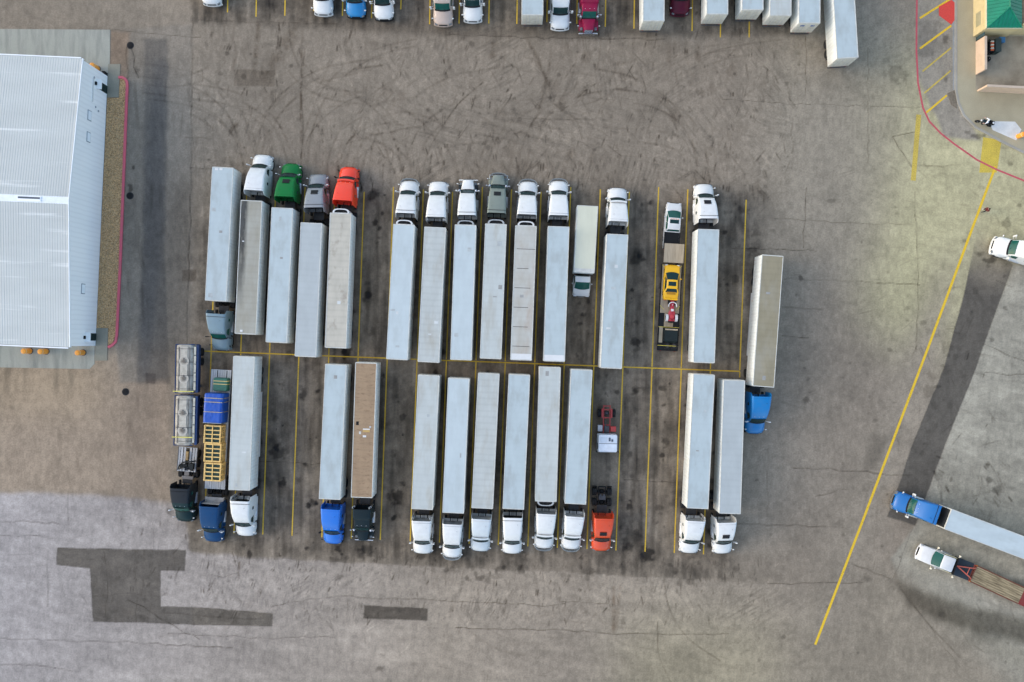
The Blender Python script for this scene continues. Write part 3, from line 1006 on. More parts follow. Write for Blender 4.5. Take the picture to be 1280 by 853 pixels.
scatter(60, 560, 960, 60, 235, 8, 36, 122, 14, .12, .42)
scatter(90, 245, 1000, 60, 235, 20, 70, 4, 8, .05, .2, .6, 1.4)
scatter(120, 245, 950, 195, 240, 8, 20, 92, 8, .15, .5, 1, 2.6)
scatter(300, 250, 960, 690, 775, 5, 24, 97, 18, .10, .42)
scatter(110, 240, 960, 735, 850, 6, 26, 100, 40, .05, .22)
scatter(110, 960, 1160, 60, 560, 6, 40, 10, 50, .04, .18, .6, 1.5)
scatter(150, 930, 1200, 230, 640, 8, 44, 155, 25, .04, .16, .6, 1.8)
scatter(130, 960, 1110, 480, 850, 6, 30, 20, 60, .04, .18, .6, 1.6)
scatter(90, 1100, 1280, 200, 320, 8, 40, 30, 30, .05, .2, .8, 2.2)
scatter(160, 1170, 1300, 340, 840, 10, 50, 25, 30, .04, .20, .8, 2.5)
scatter(60, 1190, 1290, 690, 780, 14, 50, 60, 12, .06, .22, .8, 2.0)
scatter(60, 150, 240, 60, 480, 20, 80, 90, 6, .05, .2, 1, 4)
scatter(90, 0, 240, 470, 640, 12, 70, 92, 12, .03, .13, 1, 4)
scatter(90, 150, 330, 640, 740, 6, 20, 95, 16, .1, .4, 1, 2.4)
scatter(110, 0, 400, 640, 850, 12, 60, 5, 14, .03, .14, .6, 1.4)
scatter(200, 250, 960, -20, 60, 5, 24, 90, 10, .10, .42, 1, 3)
# pale scuffs where the surface is scraped clean
for k in range(420):
    u = rs.uniform(245, 1000); v = rs.choice([rs.uniform(50, 235), rs.uniform(700, 800)]); a = R(rs.normal(90, 40)); L_ = rs.uniform(6, 26)
    stroke([(u, v), (u + math.cos(a) * L_ * .5, v + math.sin(a) * L_ * .5), (u + math.cos(a + .2) * L_, v + math.sin(a + .2) * L_)], rs.uniform(.8, 2.5), rs.uniform(.15, .6), (1.35, 1.34, 1.33), soft=1.6, taper=True)
for k in range(34):
    blob(rs.uniform(560, 960), rs.uniform(55, 235), rs.uniform(4, 11), rs.uniform(.15, .42), (.62, .58, .54), asp=rs.uniform(.5, 1.2))
for k in range(22):
    blob(rs.uniform(250, 560), rs.uniform(30, 130), rs.uniform(4, 10), rs.uniform(.15, .40), (.62, .59, .56), asp=rs.uniform(.4, .9))
# wheel tracks inside the stalls
XB = [264, 301, 337, 373.6, 410.9, 447.6, 484, 521.4, 558, 595, 631.5, 668.5, 705.3, 742.3, 778.6, 815, 851.5, 888, 924.8]
for i in range(len(XB) - 1):
    xm = (XB[i] + XB[i + 1]) / 2
    for vtop, vbot, sl in ((235, 445, .037), (465, 700, .037)):
        for dx in (-9, 9, 0):
            n = 4
            for k in range(n):
                va = rs.uniform(vtop, vbot - 20); vb = min(vbot, va + rs.uniform(30, 120))
                f = lambda v: xm + dx + rs.normal() * 1.2 - (v - 452) * sl
                stroke([(f(va), va), (f((va + vb) / 2), (va + vb) / 2), (f(vb), vb)], rs.uniform(3, 8), rs.uniform(.12, .45), (.42, .40, .38), soft=4, taper=True)
        for k in range(13):
            v = rs.uniform(vtop, vbot); blob(xm + rs.normal() * 6 - (v - 452) * sl, v, rs.uniform(1.0, 5) if k > 1 else rs.uniform(4, 9), rs.uniform(.4, .95), (.20, .195, .19), asp=rs.uniform(.6, 1.3))
        for k in range(5):
            v = rs.uniform(vtop, vbot); blob(xm + rs.normal() * 9 - (v - 452) * sl, v, rs.uniform(3, 8), rs.uniform(.3, .8), (1.5, 1.48, 1.45), asp=rs.uniform(.4, .8))
for k in range(120):
    blob(rs.uniform(245, 1000), rs.uniform(46, 235), rs.uniform(.8, 3), rs.uniform(.2, .6))
for k in range(130):
    blob(rs.uniform(900, 1290), rs.uniform(220, 850), rs.uniform(.8, 2.6), rs.uniform(.15, .5), asp=rs.uniform(.7, 1.8))
for k in range(60):
    blob(rs.uniform(250, 950), rs.uniform(690, 730), rs.uniform(1.5, 5), rs.uniform(.25, .6), asp=rs.uniform(.5, 1.5))
scatter(200, 245, 1000, 46, 240, 5, 20, 92, 9, .2, .55, .8, 2.4)
scatter(50, 245, 1000, 46, 240, 14, 44, 50, 10, .2, .5, .7, 1.6)
scatter(170, 250, 960, 690, 770, 5, 18, 97, 14, .25, .6, .8, 2.2)
# marks that can be told apart in the place
for q in ([(380, 196), (384, 176), (395, 158), (410, 143), (432, 128), (452, 120)], [(376, 198), (379, 160), (377, 120), (381, 60)],
          [(527, 224), (532, 200), (541, 178), (556, 154), (575, 128), (603, 104)], [(830, 725), (834, 752), (846, 780), (866, 803), (900, 826)],
          [(822, 778), (823, 815), (832, 840), (842, 860)], [(1125, 735), (1140, 755), (1165, 785), (1200, 822)]):
    q2 = []
    for i in range(len(q) - 1):
        a0, a1, a2, a3 = [np.array(q[min(max(j, 0), len(q) - 1)], float) for j in (i - 1, i, i + 1, i + 2)]
        for t_ in np.linspace(0, 1, 6)[:-1]:
            q2.append(.5 * (2 * a1 + (a2 - a0) * t_ + (2 * a0 - 5 * a1 + 4 * a2 - a3) * t_ ** 2 + (3 * a1 - a0 - 3 * a2 + a3) * t_ ** 3))
    q2.append(np.array(q[-1], float))
    for i in range(0, len(q2) - 1, 5): stroke(q2[i:i + 6], rs.uniform(1.4, 2.2), rs.uniform(.3, .62), (.40, .37, .34), soft=1.4)
for q in ([(767, 735), (768, 790)], [(767, 735), (766, 790)], [(775, 735), (770, 785)]): stroke(q, 4, .35, (.5, .42, .36), soft=3)
for (u, v, r, s, a) in ((772, 491, 4, .75, 1), (757, 493, 4, .8, 1), (795, 488, 5.5, .7, 1.5), (783, 465, 4, .6, 1), (828, 486, 3, .6, 1.6), (830, 507, 2.5, .7, 1.4), (373, 600, 4.5, .75, 1),
                        (338, 566, 4, .6, .9), (212, 640, 4, .5, 1), (167, 210, 4, .85, .5), (163, 235, 5, .8, .55), (172, 90, 5, .6, 1), (1008, 500, 5, .5, .8), (970, 380, 3, .5, 1),
                        (1002, 348, 3, .7, 1), (940, 312, 5, .6, 1.6), (1225, 318, 3, .6, 2), (1237, 325, 4, .7, 2.2), (1236, 600, 5, .55, .7), (1246, 612, 5, .5, 1.2), (1188, 600, 3, .6, .7),
                        (1172, 598, 4, .4, 1), (1258, 280, 6, .5, 1), (1230, 160, 2, .3, 1), (1245, 185, 4, .3, 3), (1210, 165, 3, .5, 2), (1222, 170, 3.5, .6, 2.4), (1225, 235, 5, .3, 1), (1262, 205, 4, .5, 1),
                        (477, 818, 4, .5, 1.6), (474, 836, 4, .6, 1.3), (1082, 722, 8, .35, 1), (1180, 30, 4, .3, 1), (1182, 48, 5, .6, .8), (1183, 100, 4, .45, 1), (955, 245, 7, .5, 1.2), (1118, 92, 8, .28, 1.4),
                        (865, 270, 7, .4, .7), (945, 290, 7, .4, .9), (262, 200, 2, .6, 2), (588, 95, 4, .4, .8), (690, 120, 3, .4, 1)):
    blob(u, v, r, s, asp=a)
scatter(26, 1225, 1262, 575, 625, 8, 22, 55, 20, .2, .5, 1, 3)
scatter(20, 1162, 1185, 560, 620, 8, 22, 70, 20, .15, .4, 1, 3)
stroke([(163, 57), (168, 72), (167, 84), (173, 97)], 1.6, .8)
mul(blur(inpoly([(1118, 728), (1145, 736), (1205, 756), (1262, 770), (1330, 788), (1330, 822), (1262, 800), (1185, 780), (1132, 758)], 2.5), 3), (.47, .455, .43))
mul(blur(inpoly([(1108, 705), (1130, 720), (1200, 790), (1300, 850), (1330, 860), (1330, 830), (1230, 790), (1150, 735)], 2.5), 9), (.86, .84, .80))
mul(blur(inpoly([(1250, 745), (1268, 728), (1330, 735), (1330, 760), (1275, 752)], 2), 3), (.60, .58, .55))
mul(blur(inpoly([(1140, 600), (1150, 605), (1132, 645), (1118, 640)], 2), 4), (.8, .8, .8))
# cracks and a sealed rim on the resurfaced patches
for q in ([(72, 685), (232, 688), (231, 714), (201, 713), (201, 758), (240, 759), (341, 767), (340, 783), (240, 781), (116, 777), (113, 711), (70, 706), (72, 685)],
          [(455, 757), (535, 761), (534, 776), (454, 773), (455, 757)], [(1266, 331), (1245, 389), (1220, 460), (1180, 560), (1161, 611), (1144, 657), (1109, 646), (1122, 611), (1139, 560), (1180, 460), (1205, 368)]):
    for a_, b_ in zip(q, q[1:]): stroke([a_, b_], rs.uniform(.8, 1.6), rs.uniform(.15, .5), (.5, .48, .46), soft=1.2)
scatter(60, 75, 230, 688, 776, 5, 30, 92, 30, .06, .25)
scatter(70, 1120, 1250, 340, 640, 6, 40, 112, 25, .08, .35)
for k in range(40):
    t_ = rs.uniform(0, 1); blob(1235 - 110 * t_ + rs.normal() * 16, 340 + 290 * t_, rs.uniform(1, 6), rs.uniform(.15, .5), (.5, .48, .46))
for q, w_, s_ in (([(384, 15), (362, 50), (338, 84), (328, 110)], 13, .5), ([(325, 15), (321, 50), (317, 105)], 5, .6), ([(378, 30), (376, 110), (376, 205)], 2.6, .7), ([(296, 60), (289, 100)], 4, .4), ([(615, 45), (616, 80)], 9, .5), ([(655, 40), (672, 75), (690, 115)], 4, .55), ([(690, 60), (688, 75), (676, 130), (668, 150)], 3, .5), ([(714, 60), (712, 80)], 4, .6), ([(740, 105), (718, 125)], 3, .5), ([(800, 74), (772, 80), (755, 90)], 4, .5), ([(835, 45), (837, 90)], 6, .4), ([(872, 45), (873, 90)], 5, .45), ([(716, 185), (706, 205)], 7, .5), ([(286, 165), (300, 152)], 5, .6), ([(340, 720), (300, 770)], 5, .25), ([(300, 690), (298, 725)], 3, .7)):
    stroke(q, w_, s_, (.46, .42, .38), soft=w_ * .8, rough=1.0, taper=True)
for k in range(70):
    u, v = rs.choice([0, 1, 2]), 0
    u, v = ((rs.uniform(72, 230), rs.uniform(688, 712)), (rs.uniform(118, 200), rs.uniform(712, 776)), (rs.uniform(200, 338), rs.uniform(762, 781)))[u]
    blob(u, v, rs.uniform(1.5, 7), rs.uniform(.15, .5), (1.35, 1.33, 1.3) if rs.rand() < .5 else (.6, .59, .58), asp=rs.uniform(.6, 1.8))
for q in ([(130, 690), (134, 712), (132, 776)], [(168, 712), (172, 745), (170, 776)], [(116, 745), (160, 742), (201, 746)], [(201, 766), (270, 772), (340, 775)], [(240, 757), (241, 783)]): crack(q, .9, .45)
# runs of dirt below the shed's downspouts
for u, w in ((8, 7), (70, 6), (88, 7), (30, 3)):
    stroke([(u, 436), (u + 1, 470), (u, 492 + w)], w, .42, (.45, .47, .48), soft=4, taper=True)
# joints and cracks
for p in ([(-40, 650), (85, 655)], [(-40, 668), (60, 670)], [(-40, 798), (60, 800), (150, 803), (290, 810)], [(-40, 830), (60, 833), (90, 840)], [(60, 690), (60, 760)], [(85, 615), (85, 655)], [(190, 625), (192, 690)],
          [(340, 758), (420, 745), (555, 752), (690, 757), (705, 755)], [(570, 785), (700, 788), (760, 792), (910, 793)], [(700, 752), (760, 755)], [(640, 148), (740, 150)],
          [(900, 124), (945, 128), (1060, 132), (1150, 135)], [(965, 273), (1060, 279), (1140, 281)], [(980, 349), (1060, 352), (1150, 356)], [(915, 311), (1020, 313)], [(978, 384), (1030, 388)], [(978, 420), (1010, 422)],
          [(1150, 164), (1115, 170), (1140, 208), (1200, 207)], [(1085, 60), (1085, 205)], [(1007, 45), (1007, 120)], [(990, 155), (992, 190)], [(1144, 240), (1148, 356), (1145, 440)], [(1008, 235), (1004, 310)],
          [(1065, 705), (1113, 725)], [(1115, 728), (1130, 690), (1140, 660)], [(1130, 740), (1200, 835)], [(990, 585), (1075, 590), (1140, 595)], [(1020, 620), (1060, 612)], [(960, 730), (1080, 728)],
          [(240, 20), (240, 190), (236, 340), (232, 470)], [(232, 172), (262, 174)], [(238, 210), (262, 212)], [(240, 26), (290, 27), (420, 30)], [(556, 44), (680, 47), (830, 50)], [(137, 38), (250, 48)], [(160, 98), (158, 60)],
          [(290, 690), (298, 720)], [(232, 629), (214, 628)], [(298, 690), (298, 716), (280, 722), (262, 718)], [(1230, 430), (1265, 446), (1290, 455)], [(1225, 465), (1290, 470)], [(1245, 350), (1265, 360)],
          [(300, 575), (400, 580)], [(780, 600), (860, 604)], [(520, 580), (700, 590)], [(815, 372), (850, 372)], [(730, 340), (780, 342)], [(960, 560), (960, 640)], [(920, 655), (1060, 660)], [(160, 750), (250, 800)], [(210, 792), (340, 798), (420, 796)]):
    crack(p)
for k in range(26):
    u = rs.uniform(0, 330); v = rs.uniform(630, 845); L = rs.uniform(15, 50); a = rs.choice([0, 0, 1.57]) + rs.normal() * .2
    crack([(u, v), (u + math.cos(a) * L, v + math.sin(a) * L)], .9, .25, 2.2)
G *= np.array((1.46, 1.28, 1.075), np.float32)
edge = np.clip(np.minimum(np.minimum(UU - U0, U1_ - UU), np.minimum(VV - V0, V1_ - VV)) / 55, 0, 1)[..., None]   # settle to plain tarmac beyond the lot
G = G * edge + np.array((.215, .19, .145), np.float32) * (1 - edge)
G = np.clip(G, .012, .8)

# one sheet to the horizon: the painted-on marks, tones and glow live in the fine middle part
ex = np.array([-6000, -1500, -400, -130.0])
xs = np.concatenate([ex, (gu - CX) * .1, -ex[::-1]])
ys = np.concatenate([-ex, (CY - gv) * .1, ex[::-1]])
nx, ny = len(xs), len(ys)
XX, YY = np.meshgrid(xs, ys)
co = np.zeros((ny * nx, 3), np.float32); co[:, 0] = XX.ravel(); co[:, 1] = YY.ravel()
iy = np.clip(np.arange(ny) - 4, 0, NY - 1); ix = np.clip(np.arange(nx) - 4, 0, NX - 1)
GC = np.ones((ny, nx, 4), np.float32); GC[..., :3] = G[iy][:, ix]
out = np.zeros((ny, nx), bool); out[:4] = out[-4:] = True; out[:, :4] = out[:, -4:] = True
GC[out, :3] = (.215, .19, .145)
idx = np.arange(ny * nx).reshape(ny, nx)
quads = np.stack([idx[1:, :-1], idx[1:, 1:], idx[:-1, 1:], idx[:-1, :-1]], -1).reshape(-1, 4)
me = bpy.data.meshes.new('ground')
me.vertices.add(ny * nx); me.vertices.foreach_set('co', co.ravel())
me.loops.add(quads.size); me.loops.foreach_set('vertex_index', quads.ravel().astype(np.int32))
me.polygons.add(len(quads)); me.polygons.foreach_set('loop_start', np.arange(0, quads.size, 4, dtype=np.int32))
me.update()
ca = me.color_attributes.new('wear', 'FLOAT_COLOR', 'POINT')  # whole ground colour: marks, tones and the painted-in glow
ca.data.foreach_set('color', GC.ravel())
gm, nt, bs = new_mat('worn_asphalt_and_concrete')
at = nt.nodes.new('ShaderNodeVertexColor'); at.layer_name = 'wear'
n1 = mapped_noise(nt, 5.0, 8.0, rnd=False); n2 = mapped_noise(nt, 26.0, 4.0, rnd=False); n3 = mapped_noise(nt, .9, 6.0, rnd=False)
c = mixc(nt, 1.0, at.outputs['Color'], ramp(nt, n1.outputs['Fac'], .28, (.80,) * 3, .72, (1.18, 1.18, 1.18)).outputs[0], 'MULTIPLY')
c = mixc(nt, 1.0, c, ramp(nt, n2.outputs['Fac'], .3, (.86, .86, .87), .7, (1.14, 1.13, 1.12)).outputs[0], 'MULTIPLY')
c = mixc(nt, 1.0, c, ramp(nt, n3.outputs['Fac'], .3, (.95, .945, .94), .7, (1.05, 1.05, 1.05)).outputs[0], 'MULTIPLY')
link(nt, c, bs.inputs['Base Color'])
bs.inputs['Roughness'].default_value = .88
bs.inputs['Specular IOR Level'].default_value = .25
bp = nt.nodes.new('ShaderNodeBump'); bp.inputs['Strength'].default_value = .35; bp.inputs['Distance'].default_value = .01
link(nt, n2.outputs['Fac'], bp.inputs['Height']); link(nt, bp.outputs[0], bs.inputs['Normal'])
me.materials.append(gm)
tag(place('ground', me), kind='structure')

# ================================================================ markings
YEL = worn_paint('yellow_marking', (.66, .42, .02), .18, .40, .5)
YEL2 = worn_paint('fresh_yellow_marking', (.74, .47, .018), .2, .36)
YEL3 = worn_paint('faded_yellow_marking', (.62, .45, .07), .2, .6, .45, .95, 9.0)
REDM = worn_paint('red_marking', (.52, .085, .10), .22, .38)
REDF = worn_paint('red_painted_ground', (.62, .055, .04), .15, .25)


def ribbon(pts, w, z=.004):
    b = MB(); pts = [Vector((*p, 0)) for p in pts]; L = []
    for i, p in enumerate(pts):
        d = (pts[min(i + 1, len(pts) - 1)] - pts[max(i - 1, 0)]).normalized()
        nrm = Vector((-d.y, d.x, 0)) * w / 2
        L.append(((p + nrm), (p - nrm)))
    vs = []
    for a, c in L: vs += [(a.x, a.y, z), (c.x, c.y, z)]
    b.add(vs, [(2 * i, 2 * i + 1, 2 * i + 3, 2 * i + 2) for i in range(len(L) - 1)])
    return b


def gline(pts, w, m, z=.004, n='parking_line'):
    """subdivide and jitter the edges slightly so the line reads as sprayed paint"""
    q = [P(*pts[0])]
    for a, c in zip(pts, pts[1:]):
        a = P(*a); c = P(*c); k = max(1, int(math.hypot(a[0] - c[0], a[1] - c[1]) / 1.5))
        for i in range(1, k + 1): q.append((a[0] + (c[0] - a[0]) * i / k + random.gauss(0, .003), a[1] + (c[1] - a[1]) * i / k + random.gauss(0, .003)))
    o = ribbon(q, w, z).build(n, m, smooth=0)
    return tag(o, kind='structure')


for i, x in enumerate(XB):
    vt = {17: 300, 18: 250}.get(i, 234 + (i % 3) * 3)
    yb = 439.5 + (x - 262) * .0369
    bot = {0: 640, 18: 472}.get(i, 668 + (x - 330) * .045)
    gline([(x + (yb - vt) * .037, vt), (x, yb - 1.2)], .145, YEL)
    gline([(x, yb + 1.2), (x - (bot - yb) * .038, bot)], .145, YEL)
gline([(252, 439), (484, 448), (925, 464.4)], .15, YEL, n='stall_divider_line')
for x, v in ((284.4, 15.6), (320, 21), (356, 20), (392, 14), (428, 20), (464.4, 23), (501, 12), (537, 30.6), (573.8, 29.7), (611, 29.7), (646, 30), (683.6, 28), (721, 30), (756.6, 33.7), (792.4, 36), (829, 30), (865, 39), (900.4, 47), (936.4, 47)):
    gline([(x + 1.5, -60), (x, v)], .145, YEL)
for a, c in (((1149.8, 23), (1187, -.5)), ((1149.8, 61), (1189, 32.3))): gline([a, c], .24, YEL2)
for a, c in (((1153, 89.5), (1188.9, 60)), ((1155.4, 116.7), (1188.3, 88.6))): gline([a, c], .18, YEL3)
gline([(1157.6, 141.2), (1183.5, 119.3)], .24, YEL2)
gline([(1148.5, 143.5), (1141.5, 226)], .62, YEL3, n='guide_line')
gline([(1244.5, 208), (1210, 300), (1160, 435), (1080, 647), (1019, 806)], .31, YEL2, .008, n='lane_line')
b = MB(); b.sheet([P(*q) for q in ((1229, 171.6), (1252, 176), (1246, 216), (1224, 216))], .004)
tag(b.build('painted_crossing', worn_paint('faded_crossing', (.64, .47, .06), .2, .6, .5, .95, 9.0), smooth=0), kind='structure')
pts = [(1146.5, -60), (1146, 0), (1145.5, 65), (1147.5, 104), (1153.7, 135), (1161.6, 152), (1176, 167), (1192.5, 180), (1220.6, 199.7), (1246, 212.4), (1280, 226), (1340, 247)]
gline(pts, .22, REDM, .012, n='fire_lane_line')
b = MB(); b.sheet([P(*q) for q in ((1173.5, 8.5), (1189.5, 0), (1196.6, 7), (1197.5, 19.5), (1189, 31), (1173.5, 19.5))], .016)
tag(b.build('painted_red_marking', REDF, smooth=0), kind='structure')

# ================================================================ kerbs, gravel, slabs
CONC = surf('pale_concrete', (.33, .31, .26), (.24, .225, .185), .35, .75, .5, (1, 1, 1), .85, grain=.08)
CONC2 = surf('greenish_concrete', (.28, .265, .20), (.215, .20, .15), .35, .75, .5, (1, 1, 1), .85, grain=.08)
APRON = surf('apron_concrete', (.325, .325, .27), (.17, .175, .15), .45, .72, .35, (2.2, .35, 1), .85, grain=.06)


def slab(name, poly, z0, z1, m):
    b = MB(); b.prism([P(*q) for q in poly], z0, z1)
    return tag(b.build(name, m, smooth=0), kind='structure')


slab('concrete_apron', [(-80, 36), (138, 37.5), (137, 95), (-80, 95)], -.2, .03, APRON)
slab('concrete_apron', [(-80, 431), (118.5, 431), (118.2, 455), (112, 461.5), (-80, 458)], -.2, .03, APRON)
slab('door_slab', [(135.5, 80.5), (150.5, 80.5), (148.5, 122), (134.2, 122)], -.2, .06, CONC2)
slab('door_slab', [(120.3, 410.5), (135.3, 410.5), (134, 451), (119, 451)], -.2, .06, CONC2)
gr = surf('gravel', (.62, .385, .175), (.21, .125, .055), .38, .66, 7.0, rough=.95, detail=3.0, bump=1.0,
          second=((.62, .47, .28), 11.0, .58, .70, (1, 1, 1)))
o = slab('gravel_bed', [(134.4, 122.5), (149, 122.5), (150, 98.5), (155.5, 99.5), (157.5, 106), (155.8, 150), (148.8, 330), (144.6, 418), (141.5, 428), (135.5, 432), (135.5, 410.2), (120.6, 410.2)], -.2, .05, gr)
# loose stones on top of the bed
b = MB(); rp = np.random.RandomState(3)
for k in range(2600):
    v = rp.uniform(124, 409); u = rp.uniform(134.6 - (v - 122) * .048, 155.6 - (v - 122) * .037)
    x, y = P(u, v); s = rp.uniform(.03, .075); a = rp.uniform(0, 6)
    b.add([(x + s * math.cos(a + t) * q, y + s * math.sin(a + t) * q, .05 + h) for t, q, h in ((0, 1, 0), (1.6, .8, 0), (3.1, 1.1, 0), (4.7, .7, 0), (1, .3, s * .8))],
          [(0, 1, 4), (1, 2, 4), (2, 3, 4), (3, 0, 4)])
st = b.build('loose_stones', surf('stones', (.66, .49, .28), (.20, .14, .07), .35, .65, 3.0, rough=.9), smooth=0); tag(st, kind='stuff')
KRED = surf('red_kerb_paint', (.62, .10, .14), (.48, .11, .13), .4, .75, 1.5, rough=.6, second=((.35, .30, .28), 4.0, .66, .75, (1, 1, 1)))


def kerb(name, pts, w, h, m):
    q = [Vector((*P(*p), 0)) for p in pts]; rings = []
    for i, p in enumerate(q):
        d = (q[min(i + 1, len(q) - 1)] - q[max(i - 1, 0)]).normalized(); nn = Vector((-d.y, d.x, 0)) * w / 2
        a, c = p + nn, p - nn; i2 = nn * .85
        rings.append([(a.x, a.y, -.2), (a.x, a.y, h - .02), ((p + i2).x, (p + i2).y, h), ((p - i2).x, (p - i2).y, h), (c.x, c.y, h - .02), (c.x, c.y, -.2)])
    b = MB(); b.loft(rings); return tag(b.build(name, m, smooth=0), kind='structure')


kerb('kerb', [(148.6, 97.2), (153, 97.2), (156.5, 98.8), (158.7, 102), (159.3, 107), (157.6, 150), (150.6, 330), (146.3, 419), (145, 427), (141, 431.5), (135.5, 434.3)], .32, .15, KRED)
PAVE = [(1196, -70), (1196, 112), (1199, 128), (1206, 144), (1221, 159), (1250, 175), (1290, 195), (1345, 218)]
slab('pavement', PAVE + [(1345, -70)], -.3, .12, surf('pavement_concrete', (.365, .32, .21), (.29, .255, .165), .35, .78, .35, (1, 1, 1), .88, grain=.08))
kerb('kerb', [(u - 1.4, v + .5) for u, v in PAVE], .30, .14, CONC)
slab('gutter', [(1190.5, -70), (1194.3, -70), (1194.3, 113), (1191, 113)], -.2, .006, surf('gutter_concrete', (.29, .295, .28), (.22, .22, .2), .4, .7, .8, grain=.06))
slab('planting_bed', [(1184, 117), (1193, 113), (1195.5, 128), (1196, 136), (1189, 131)], -.2, .05, surf('soil', (.19, .155, .11), (.11, .09, .06), .4, .7, 4.0, rough=.95, bump=.8))
slab('white_slab', [(1235.5, 152), (1268, 152.6), (1276, 162.5), (1269.5, 176), (1240, 163)], -.2, .124, surf('whitened_concrete', (.62, .62, .58), (.50, .50, .47), .4, .7, 1.0, grain=.06))
slab('yard_floor', [(1219, 46), (1345, 46), (1345, 118), (1219, 113)], -.2, .124, surf('yard_concrete', (.30, .26, .185), (.17, .14, .095), .40, .72, .45, rough=.9, grain=.08))
# ================================================================ long white metal shed
A = Vector((-50.55, 33.1)); Bc = Vector((-52.05, -.6))
ln = (A - Bc).length; mid_ = (A + Bc) / 2
rz = heading(A, Bc)
S = thing('metal_shed', 'long white metal shed with ribbed gable roof beside the gravel bed', 'shed', (mid_.x, mid_.y), rz)
hl = ln / 2; EZ, RZ = 5.9, 7.55; WEST = 30.0
M_metal = surf('white_ribbed_metal', (.90, .91, .90), (.84, .86, .86), .35, .8, .5, (1, 1, .3), .45, wave=.55, wave_amt=.06, wave_axis='Y')
M_metalroof = surf('ribbed_roof_metal', (.545, .555, .51), (.475, .485, .445), .35, .8, .35, (.4, 1.4, 1), .5, second=((.70, .70, .65), .5, .60, .70, (.12, 2.2, 1)))
M_trim = paint((.84, .87, .88), .4, .04)
b = MB()
b.loft([[(x, -hl, 0), (x, hl, 0), (x, hl, EZ), (x, 0, RZ), (x, -hl, EZ)] for x in (-WEST, 0)])
b.build('wall', M_metal, S, smooth=0)
for s in (-1, 1):
    b = MB(); e = hl + .12; ez = EZ - .12 * (RZ - EZ) / hl
    b.loft([[(x, s * e, ez + .03), (x, 0, RZ + .03), (x, 0, RZ + .10), (x, s * e, ez + .10)] for x in (-WEST, .05)])
    n = int(WEST / .30)
    for k in range(n):
        x = -.12 - k * .30; w = .035
        b.loft([[(x - w, yy, zz + .10), (x - w * .5, yy, zz + .128), (x + w * .5, yy, zz + .128), (x + w, yy, zz + .10)] for yy, zz in ((s * e, ez), (s * .05, RZ))])
    b.build('roof', M_metalroof, S, smooth=0)
b = MB()
b.loft([[(x, -.42, RZ + .08), (x, 0, RZ + .20), (x, .42, RZ + .08), (x, .42, RZ + .05), (x, -.42, RZ + .05)] for x in (-WEST, -.03)]); b.build('ridge_cap', paint((.74, .78, .80), .45, .05), S, smooth=0)
for s in (-1, 1):
    b = MB(); e = hl + .14; ez = EZ - .14 * (RZ - EZ) / hl
    b.loft([[(x, s * e, ez - .12), (x, 0, RZ - .06), (x, 0, RZ + .21), (x, s * e, ez + .19)] for x in (.005, .09)])
    b.build('gable_trim', M_trim, S, smooth=0)
    b = MB(); b.box(-WEST, -.2, s * (hl + .24) - .07, s * (hl + .24) + .07, EZ - .1, EZ + .05, .02); b.build('gutter', M_trim, S)
b = MB(); b.box(-5.8, -3.1, -.30, .30, RZ + .12, RZ + .26, .03); v = b.build('roof_vent', M_trim, S)
b = MB(); b.box(-5.75, -3.2, -.02, .20, RZ + .26, RZ + .275, .003); b.build('vent_slot', paint((.10, .12, .14), .6, .1), v)
for yc, wd in ((hl - 1.75, 1.0), (-hl + 1.1, .9)):
    b = MB(); b.box(.0, .05, yc - wd / 2 - .07, yc + wd / 2 + .07, 0, 2.25, .01); d = b.build('door_frame', M_trim, S)
    b = MB(); b.box(.05, .075, yc - wd / 2, yc + wd / 2, .04, 2.18, .006); b.build('door', paint((.012, .03, .03), .35, .1), d)
    b = MB(); b.loft([[(.0, y, 2.72), (.55, y, 2.42), (.55, y, 2.34), (.0, y, 2.34)] for y in (yc - wd / 2 - .1, yc + wd / 2 + .1)]); b.build('awning', paint((.80, .81, .78), .5, .04), S, smooth=0)
    b = MB(); b.box(0, .22, yc - .25, yc + .15, 2.78, 3.02, .03); b.build('wall_lamp', M_dark, S)
for yc, zc in ((hl - 6.0, 3.9), (hl - 8.6, 3.9), (-hl + 6.9, 3.6)):
    b = MB(); b.box(0, .06, yc - .62, yc + .62, zc - .42, zc + .42, .01); l = b.build('louvre', paint((.25, .28, .31), .5, .1), S)
    b = MB(); b.box(.06, .075, yc - .53, yc + .53, zc - .34, zc + .34); 
    for k in range(6): b.box(.075, .095, yc - .53, yc + .53, zc - .32 + k * .115, zc - .26 + k * .115)
    b.build('slat_panel', M_trim, l)
b = MB(); b.box(0, .12, hl - 4.2, hl - 1.3, 3.35, 3.5, .02); b.build('cable_duct', M_white, S)
for yc, zc in ((hl - 4.6, 2.6), (hl - 4.9, 1.9), (hl - 1.2, 3.2)):
    b = MB(); b.box(0, .08, yc - .12, yc + .12, zc - .12, zc + .12, .02); b.build('junction_box', paint((.32, .35, .38), .5, .1), S)
b = MB(); b.box(-.35, .0, hl + .02, hl + .4, 0, .8, .02); b.build('meter_box', M_dark, S)

ORANGE = surf('guard_post_orange', (.85, .34, .035), (.62, .22, .03), .4, .8, 2.5, rough=.5)


def guard_post(label, px, py, group, h=1.5, r=.33):
    x, y = P(px, py)
    t = thing('guard_post', label, 'guard post', (x, y), 0, group)
    b = MB(); b.rev([(0, r), (h - .12, r), (h - .04, r * .82), (h, r * .35)], 'z', 20); b.build('post', ORANGE, t)
    b = MB(); b.rev([(h - .30, r * .9), (h - .29, r * 1.03), (h - .20, r * 1.03), (h - .19, r * .9)], 'z', 20); b.build('pale_band', paint((.85, .62, .35), .5, .1), t)
    b = MB(); b.rev([(.0, r * 1.3), (.05, r * 1.25), (.06, r * .9)], 'z', 20); b.build('base_plate', M_steel, t)


